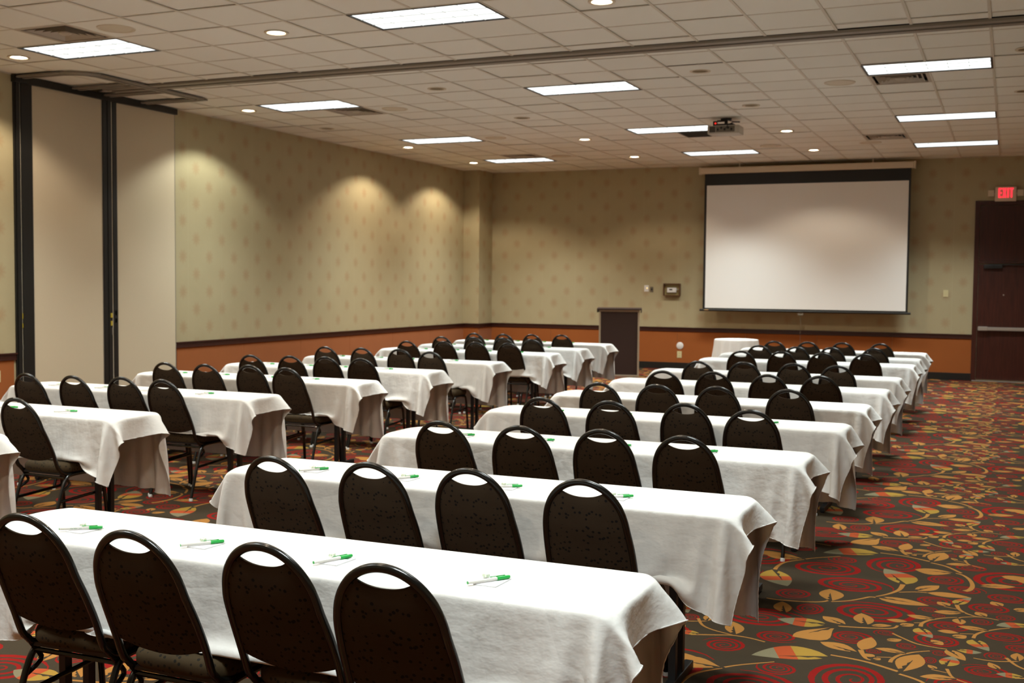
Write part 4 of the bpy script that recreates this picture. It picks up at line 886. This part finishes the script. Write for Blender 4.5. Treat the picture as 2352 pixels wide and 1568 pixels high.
# ---------------------------------------------------------------- banquet chairs
def arc_path():
    """centre line of the back hoop, left foot of the hoop to the right one"""
    p = []
    L = [(-0.173, 0.310, 0.391), (-0.171, 0.250, 0.394), (-0.168, 0.205, 0.408), (-0.1665, 0.185, 0.427), (-0.168, 0.165, 0.45), (-0.170, 0.135, 0.53), (-0.167, 0.095, 0.62), (-0.160, 0.062, 0.69)]
    for q in L: p.append(q)
    for k in range(1, 16):
        a = math.pi*k/16; p.append((-0.157*math.cos(a), 0.060-0.058*math.sin(a), 0.695+0.179*math.sin(a)))
    for q in reversed(L): p.append((-q[0], q[1], q[2]))
    return p
def hoop_y(z):
    zs = [0.42, 0.45, 0.53, 0.62, 0.69, 0.80, 0.88]; ys = [0.188, 0.165, 0.135, 0.095, 0.062, 0.025, 0.0]
    return float(np.interp(z, zs, ys))
def make_chair():
    r = empty('banquet_chair')
    b = MB(); b.tube(smooth3(arc_path(), 3), 0.0130, 12, sy=0.9); b.build('back_frame', M['chair_metal'], r)
    # padded back: dished top edge leaves the hand hole, bowed bottom edge
    nx, nz = 22, 20; ins = 0.006
    def halfw(z):
        if z <= 0.69: return float(np.interp(z, [0.42, 0.53, 0.62, 0.69], [0.166, 0.169, 0.166, 0.160]))-ins
        q = min(1, (z-0.695)/0.179); return 0.157*math.sqrt(max(0.0, 1-q*q))-ins if z > 0.695 else 0.157-ins
    vs = []; zt_e = 0.812
    for face in (0, 1):
        for i in range(nx+1):
            u = -1+2*i/nx
            for j in range(nz+1):
                v = j/nz
                ztop = 0.775+0.037*u*u if abs(u) < 1 else zt_e
                zbot = 0.482+0.034*(u*u)
                xx = u*0.152; arch = 0.695+0.179*math.sqrt(1-(xx/0.1575)**2)-0.006
                ztop = min(arch, 0.815+0.034*(abs(xx)/0.100)**2.4)
                z = zbot+(ztop-zbot)*v; x = xx*float(np.interp(z, [0.42, 0.53, 0.62, 0.69], [1.075, 1.09, 1.065, 1.0]))
                th = 0.024*(1-abs(u)**3.0)*(1-abs(2*v-1)**5)+0.005
                y = hoop_y(z)+(-0.55*th if face == 0 else th)
                vs.append((x, y, z))
    m1 = (nx+1)*(nz+1); fs = []
    I = lambda f, i, j: f*m1+i*(nz+1)+j
    for i in range(nx):
        for j in range(nz):
            fs.append((I(0, i, j), I(0, i+1, j), I(0, i+1, j+1), I(0, i, j+1))); fs.append((I(1, i, j+1), I(1, i+1, j+1), I(1, i+1, j), I(1, i, j)))
    for i in range(nx): fs.append((I(0, i, 0), I(1, i, 0), I(1, i+1, 0), I(0, i+1, 0))); fs.append((I(0, i+1, nz), I(1, i+1, nz), I(1, i, nz), I(0, i, nz)))
    for j in range(nz): fs.append((I(0, 0, j+1), I(1, 0, j+1), I(1, 0, j), I(0, 0, j))); fs.append((I(0, nx, j), I(1, nx, j), I(1, nx, j+1), I(0, nx, j+1)))
    b = MB(); b.add(vs, fs, True); b.build('backrest', M['back_fabric'], r)
    # seat cushion
    vs = []; n = 22; m_ = 36
    def outline(a):
        ca, sa = math.cos(a), math.sin(a); p = 0.42
        x = math.copysign(abs(ca)**p, ca)*0.190; y = math.copysign(abs(sa)**p, sa)*0.190
        return x*(1.0+0.04*(y/0.19)), y+0.375
    prof = [(0.90, 0.405), (0.97, 0.408), (1.0, 0.418), (1.0, 0.440), (0.975, 0.454), (0.92, 0.463), (0.8, 0.469), (0.5, 0.474), (0.2, 0.476)]
    for (s, z) in prof:
        for j in range(m_):
            x, y = outline(2*math.pi*j/m_); vs.append((x*s, (y-0.375)*s+0.375, z))
    fs = [(i*m_+j, i*m_+(j+1) % m_, (i+1)*m_+(j+1) % m_, (i+1)*m_+j) for i in range(len(prof)-1) for j in range(m_)]
    fs.append(tuple(range(m_))[::-1]); fs.append(tuple((len(prof)-1)*m_+j for j in range(m_)))
    b = MB(); b.add(vs, fs, True); b.build('seat', M['seat_fabric'], r)
    bx('seat_pan', M['black'], -0.165, 0.165, 0.205, 0.545, 0.392, 0.407, r, 0.003)
    for s in (-1, 1):
        # rear leg and front leg bend out of the seat rail
        b = MB(); b.tube(smooth3([(s*0.176, 0.37, 0.392), (s*0.177, 0.27, 0.390), (s*0.178, 0.225, 0.372), (s*0.180, 0.19, 0.31), (s*0.183, 0.135, 0.15), (s*0.186, 0.090, 0.012)], 3), 0.0115, 10); lg = b.build('leg', M['chair_metal'], r)
        b = MB(); b.lathe([(0.0135, 0.0), (0.0135, 0.016), (0.010, 0.02)], (s*0.186, 0.089, 0), 12); b.build('glide', M['glide'], lg)
        b = MB(); b.tube(smooth3([(s*0.176, 0.37, 0.392), (s*0.177, 0.46, 0.391), (s*0.178, 0.505, 0.374), (s*0.180, 0.525, 0.31), (s*0.183, 0.545, 0.15), (s*0.186, 0.555, 0.012)], 3), 0.0115, 10); lg = b.build('leg', M['chair_metal'], r)
        b = MB(); b.lathe([(0.0135, 0.0), (0.0135, 0.016), (0.010, 0.02)], (s*0.186, 0.556, 0), 12); b.build('glide', M['glide'], lg)
        b = MB(); b.tube([(s*0.182, 0.163, 0.235), (s*0.181, 0.536, 0.255)], 0.0095, 8); b.build('stretcher', M['chair_metal'], r)
        b = MB(); b.tube(smooth3([(s*0.166, 0.182, 0.432), (s*0.168, 0.205, 0.400), (s*0.172, 0.235, 0.365), (s*0.176, 0.250, 0.330), (s*0.181, 0.185, 0.295)], 3), 0.009, 8); b.build('brace', M['chair_metal'], r)
    b = MB(); b.tube([(-0.178, 0.505, 0.376), (0.178, 0.505, 0.376)], 0.009, 8); b.build('cross_rail', M['chair_metal'], r)
    b = MB(); b.tube([(-0.178, 0.225, 0.374), (0.178, 0.225, 0.374)], 0.009, 8); b.build('cross_rail', M['chair_metal'], r)
    return r
def smooth3(p, k=3):
    out = []
    for i in range(len(p)-1):
        a, b, c, d = p[max(i-1, 0)], p[i], p[i+1], p[min(i+2, len(p)-1)]
        for s in range(k):
            q = s/k
            out.append(tuple(0.5*((2*b[j])+(-a[j]+c[j])*q+(2*a[j]-5*b[j]+4*c[j]-d[j])*q*q+(-a[j]+3*b[j]-3*c[j]+d[j])*q**3) for j in (0, 1, 2)))
    return out + [tuple(p[-1])]

# ---------------------------------------------------------------- notepad, pen, mint
def make_pad():
    r = empty('notepad')
    b = MB(); b.box(-0.036, 0.036, -0.050, 0.050, 0.0, 0.0035, 0.0006); b.build('paper_block', M['paper'], r)
    b = MB(); b.box(-0.028, 0.030, -0.0415, -0.0402, 0.0035, 0.0037); b.build('printed_line', M['print_grey'], r)
    b = MB(); b.box(0.010, 0.024, 0.024, 0.036, 0.0035, 0.0037); b.box(-0.006, 0.007, 0.028, 0.030, 0.0035, 0.0037); b.box(-0.006, 0.004, 0.032, 0.034, 0.0035, 0.0037); b.build('printed_mark', M['print_green'], r)
    return r
def make_pen():
    r = empty('ballpoint_pen')
    b = MB(); b.tube([(-0.070, 0, 0), (0.025, 0, 0)], 0.0046, 12); b.build('barrel', M['pen_white'], r)
    b = MB(); b.tube([(-0.0715, 0, 0), (-0.0700, 0, 0)], 0.0045, 12); b.build('end_plug', M['pen_green'], r)
    b = MB(); b.tube([(0.025, 0, 0), (0.027, 0, 0), (0.064, 0, 0), (0.068, 0, 0)], [0.0056, 0.0058, 0.0054, 0.0044], 14); cp = b.build('cap', M['pen_green'], r)
    b = MB(); b.box(0.002, 0.052, -0.0018, 0.0018, 0.0062, 0.0078, 0.0006); b.box(0.046, 0.052, -0.0018, 0.0018, 0.0040, 0.0064); b.build('clip', M['pen_green'], cp)
    b = MB(); b.box(0.0045, 0.0075, -0.0016, 0.0016, 0.0043, 0.0048); b.box(0.010, 0.0105, -0.0022, 0.0022, 0.0040, 0.00478)
    b.build('printed_badge', M['print_green'], r)
    return r
def make_pen_text(r):
    cu = bpy.data.curves.new('printed_name', 'FONT'); cu.body = 'Holiday Inn'; cu.size = 0.0085; cu.align_x = 'CENTER'; cu.align_y = 'CENTER'; cu.extrude = 0.0
    o = bpy.data.objects.new('printed_name', cu); COL.objects.link(o)
    dg = bpy.context.evaluated_depsgraph_get(); me = bpy.data.meshes.new_from_object(o.evaluated_get(dg)); bpy.data.objects.remove(o)
    me.materials.clear(); me.materials.append(M['print_green'])
    q = bpy.data.objects.new('printed_name', me); COL.objects.link(q); q.parent = r
    for v in me.vertices:          # wrap the lettering round the barrel, on the side that faces the chair
        a = v.co.y/0.00475; x = v.co.x*0.95-0.018; v.co = (x, -0.00475*math.cos(a), 0.00475*math.sin(a))
    return q
def make_mint():
    r = empty('wrapped_mint')
    b = MB(); b.lathe([(0.0003, 0.0125), (0.006, 0.012), (0.0088, 0.009), (0.0093, 0.006), (0.0085, 0.003), (0.0003, 0.0016)], n=20, caps=False); b.build('candy', M['candy'], r)
    b = MB()
    for k in range(6):
        a = k*math.pi/3; c_, s_ = math.cos(a), math.sin(a); b.tube([(0.0078*c_, 0.0078*s_, 0.0108), (0.0094*c_, 0.0094*s_, 0.0075), (0.0094*c_, 0.0094*s_, 0.0045)], 0.0012, 6)
    b.build('stripe', M['candy_green'], r)
    rn = random.Random(9); b = MB()
    for s in (-1, 1):                # twisted film ends
        n = 9; vs = [(s*0.010, 0, 0.007)]
        for k in range(n):
            a = -0.9+1.8*k/(n-1); rad = 0.021+rn.uniform(-0.003, 0.003); vs.append((s*(0.010+rad*math.cos(a)*0.75), rad*math.sin(a), 0.0075+rn.uniform(-0.006, 0.008)))
        b.add(vs, [(0, k+1, k+2) for k in range(n-1)])
    n = 14; vs = []
    for (r_, z) in ((0.0103, 0.002), (0.0108, 0.007), (0.0095, 0.0125), (0.004, 0.0145)):
        for j in range(n): a = 2*math.pi*j/n; q = 1+rn.uniform(-0.08, 0.10); vs.append((r_*q*math.cos(a), r_*q*math.sin(a), z+rn.uniform(-0.0006, 0.0008)))
    b.add(vs, [(i*n+j, i*n+(j+1) % n, (i+1)*n+(j+1) % n, (i+1)*n+j) for i in range(3) for j in range(n)]); b.build('film_wrapper', M['wrapper'], r)
    return r

# rows: right end x, far edge y of the table, then the chairs (x, y) of the hoop tops
ROWS = {
    'A' :(-0.743,4.953,[(-2.542,4.044),(-2.125,4.078),(-1.710,4.177),(-1.247,4.176)]),
    'B' :(-0.723,3.642,[(-2.535,3.045),(-2.075,2.944),(-1.689,3.042),(-1.214,3.136)]),
    'C' :(-0.709,2.566,[(-2.451,1.664),(-2.044,1.827),(-1.604,1.788),(-1.165,1.783)]),
    'D' :(-0.689,0.617,[(-2.459,-0.182),(-2.049,-0.073),(-1.601,-0.005),(-1.198,-0.086)]),
    'E' :(-0.674,-0.702,[(-2.418,-1.505),(-2.016,-1.404),(-1.556,-1.452),(-1.154,-1.389)]),
    'F' :(-0.678,-2.096,[(-2.526,-2.806),(-2.109,-2.735),(-1.682,-2.678),(-1.183,-2.644)]),
    'G' :(-0.659,-3.351,[(-2.485,-4.030),(-2.032,-4.025),(-1.578,-3.938),(-1.142,-4.108)]),
    'H' :(-0.672,-4.722,[(-2.501,-5.395),(-2.050,-5.384),(-1.634,-5.322),(-1.203,-5.364)]),
    'I' :(-0.693,-6.060,[(-2.550,-6.812),(-2.112,-6.768),(-1.691,-6.722),(-1.212,-6.756)]),
    'J' :(-0.705,-7.436,[(-2.560,-8.091),(-2.100,-8.135),(-1.665,-8.096),(-1.245,-8.154)]),
    'a' :(-4.936,4.752,[(-6.757,3.916),(-6.295,3.908),(-5.909,4.016),(-5.508,4.135)]),
    'b' :(-4.825,3.440,[(-6.723,2.835),(-6.285,2.916),(-5.882,2.976),(-5.407,2.813)]),
    'c' :(-4.779,2.286,[(-6.583,1.632),(-6.156,1.792),(-5.756,1.873),(-5.335,1.909)]),
    'd' :(-4.772,0.603,[(-6.696,-0.022),(-6.236,-0.014),(-5.786,0.022),(-5.289,-0.210)]),
    'e' :(-4.804,-0.765,[(-6.504,-1.627),(-6.109,-1.537),(-5.752,-1.468),(-5.337,-1.506)]),
    'f' :(-4.742,-2.141,[(-6.593,-2.741),(-6.162,-2.734),(-5.775,-2.626),(-5.333,-2.716)]),
    'g' :(-4.790,-3.520,[(-6.622,-4.256),(-6.181,-4.236),(-5.791,-4.148),(-5.386,-4.177)]),
    'h' :(-4.789,-4.860,[(-5.272,-5.605)]),
    'i' :(-4.810,-6.062,[]),
}
ORD = {'J': 'nearest', 'I': 'second', 'H': 'third', 'G': 'fourth', 'F': 'fifth', 'E': 'sixth', 'D': 'seventh', 'C': 'eighth', 'B': 'ninth', 'A': 'farthest',
       'i': 'nearest', 'h': 'second', 'g': 'third', 'f': 'fourth', 'e': 'fifth', 'd': 'sixth', 'c': 'seventh', 'b': 'eighth', 'a': 'farthest'}
def rowname(k): return '%s %s row' % (ORD[k], 'right-hand' if k.isupper() else 'left-hand')
tbl = make_table(); chair = make_chair(); pad = make_pad(); pen = make_pen(); pen_t = make_pen(); make_pen_text(pen_t); mint = make_mint(); index_kids()
used = {}
def inst(p):
    if p.name not in used: used[p.name] = 1; return p
    return copy_tree(p)
rnd = random.Random(21); HEMS = {}
SEAT = ('leftmost', 'second from left', 'third from left', 'rightmost')
NUDGE = {'J': (-0.30,), }
PADX = {'J': (-2.652, -2.140, -1.650, -1.120), 'I': (-2.632, -2.163, -1.690, -1.186), 'f': (-6.69, -6.228, -5.716, -5.27), 'e': (-6.671, -6.203, -5.80, -5.29), 'd': (-6.714, -6.221, -5.803, -5.275), 'g': (-6.72, -6.25, -5.80, -5.27), 'h': (-6.75, -6.28, -5.80, -5.289)}
for rk, (k, (xr, yb, ch)) in enumerate(ROWS.items()):
    if ch:                             # keep every row of chairs tucked in by the same depth
        g = yb-sum(c[1] for c in ch)/len(ch); d = 0.70-g if g < 0.70 else (0.76-g if g > 0.76 else 0)
        ty = d*0.35; cyd = -d*0.65
        ch = [(x+(x-cam.location.x)/(y-cam.location.y)*cyd, y+cyd) for (x, y) in ch]
        xr += (xr-cam.location.x)/(yb-cam.location.y)*ty; yb += ty
    cx = xr-HX; cy = yb-HY; rn_ = rowname(k)
    t_ = inst(tbl); t_.location = (cx, cy, 0); tag(t_, 'narrow black-legged table under the cloth of the '+rn_, 'table', 'cloth-covered seminar tables')
    vi = (rk*3+(rk//4)) % 4; c_ = bpy.data.objects.new('tablecloth', CL[vi][0]); COL.objects.link(c_); c_.location = (cx, cy, 0)
    if vi not in HEMS: HEMS[vi] = CL[vi][1].build('hem', M['linen'], c_)
    else: h_ = HEMS[vi].copy(); COL.objects.link(h_); h_.parent = c_
    md = c_.modifiers.new('subsurf', 'SUBSURF'); md.levels = 1; md.render_levels = 1 if k not in 'JIHhg' else 2
    tag(c_, 'white tablecloth of the %s counted from the camera' % rn_, 'tablecloth', 'white tablecloths on the long tables')
    for n_, (x, y) in enumerate(ch):
        o = inst(chair); o.location = (x, y, 0); o.rotation_euler = (0, 0, math.radians(rnd.uniform(-2.2, 2.2)))
        nm = SEAT[n_] if len(ch) == 4 else 'only visible'
        tag(o, 'dark dotted banquet chair, %s in the %s from the camera' % (nm, rn_), 'chair', 'banquet chairs')
    xs = PADX.get(k) or ([c[0]-0.06+0.03*i for i, c in enumerate(ch)] if len(ch) == 4 else None)
    if xs is None: continue
    for n_, x in enumerate(xs):
        py = cy-0.075+rnd.uniform(-0.012, 0.012); z = TOP+0.0012; jx = rnd.uniform(-0.01, 0.01) if k != 'J' else 0
        a = rnd.uniform(-0.10, 0.06)
        p_ = inst(pad); p_.location = (x+jx, py, z); p_.rotation_euler = (0, 0, a)
        tag(p_, 'small white notepad, %s on the table of the %s' % (SEAT[n_], rn_), 'notepad', 'notepads at the places')
        e_ = inst(pen_t if (k == 'J' and n_ == 0) else pen); ang = {('J', 0): 38, ('J', 1): 52, ('J', 2): 66, ('J', 3): 55}.get((k, n_), rnd.uniform(35, 62))
        e_.location = (x+jx-0.004, py-0.012, z+0.0035+0.0062); e_.rotation_euler = (math.radians(rnd.uniform(-60, 60)) if not (k == 'J' and n_ == 0) else 0, 0, math.radians(ang))
        tag(e_, 'white green-capped pen on the %s notepad of the %s' % (SEAT[n_], rn_), 'pen', 'green-capped pens on the notepads')
        m_ = inst(mint); m_.location = (x+jx-0.030, py+0.022, z+0.0035); m_.rotation_euler = (0, 0, rnd.uniform(0, 3.1))
        tag(m_, 'clear-wrapped green striped mint on the %s notepad of the %s' % (SEAT[n_], rn_), 'mint', 'wrapped mints on the notepads')
print('objects', len(bpy.data.objects))
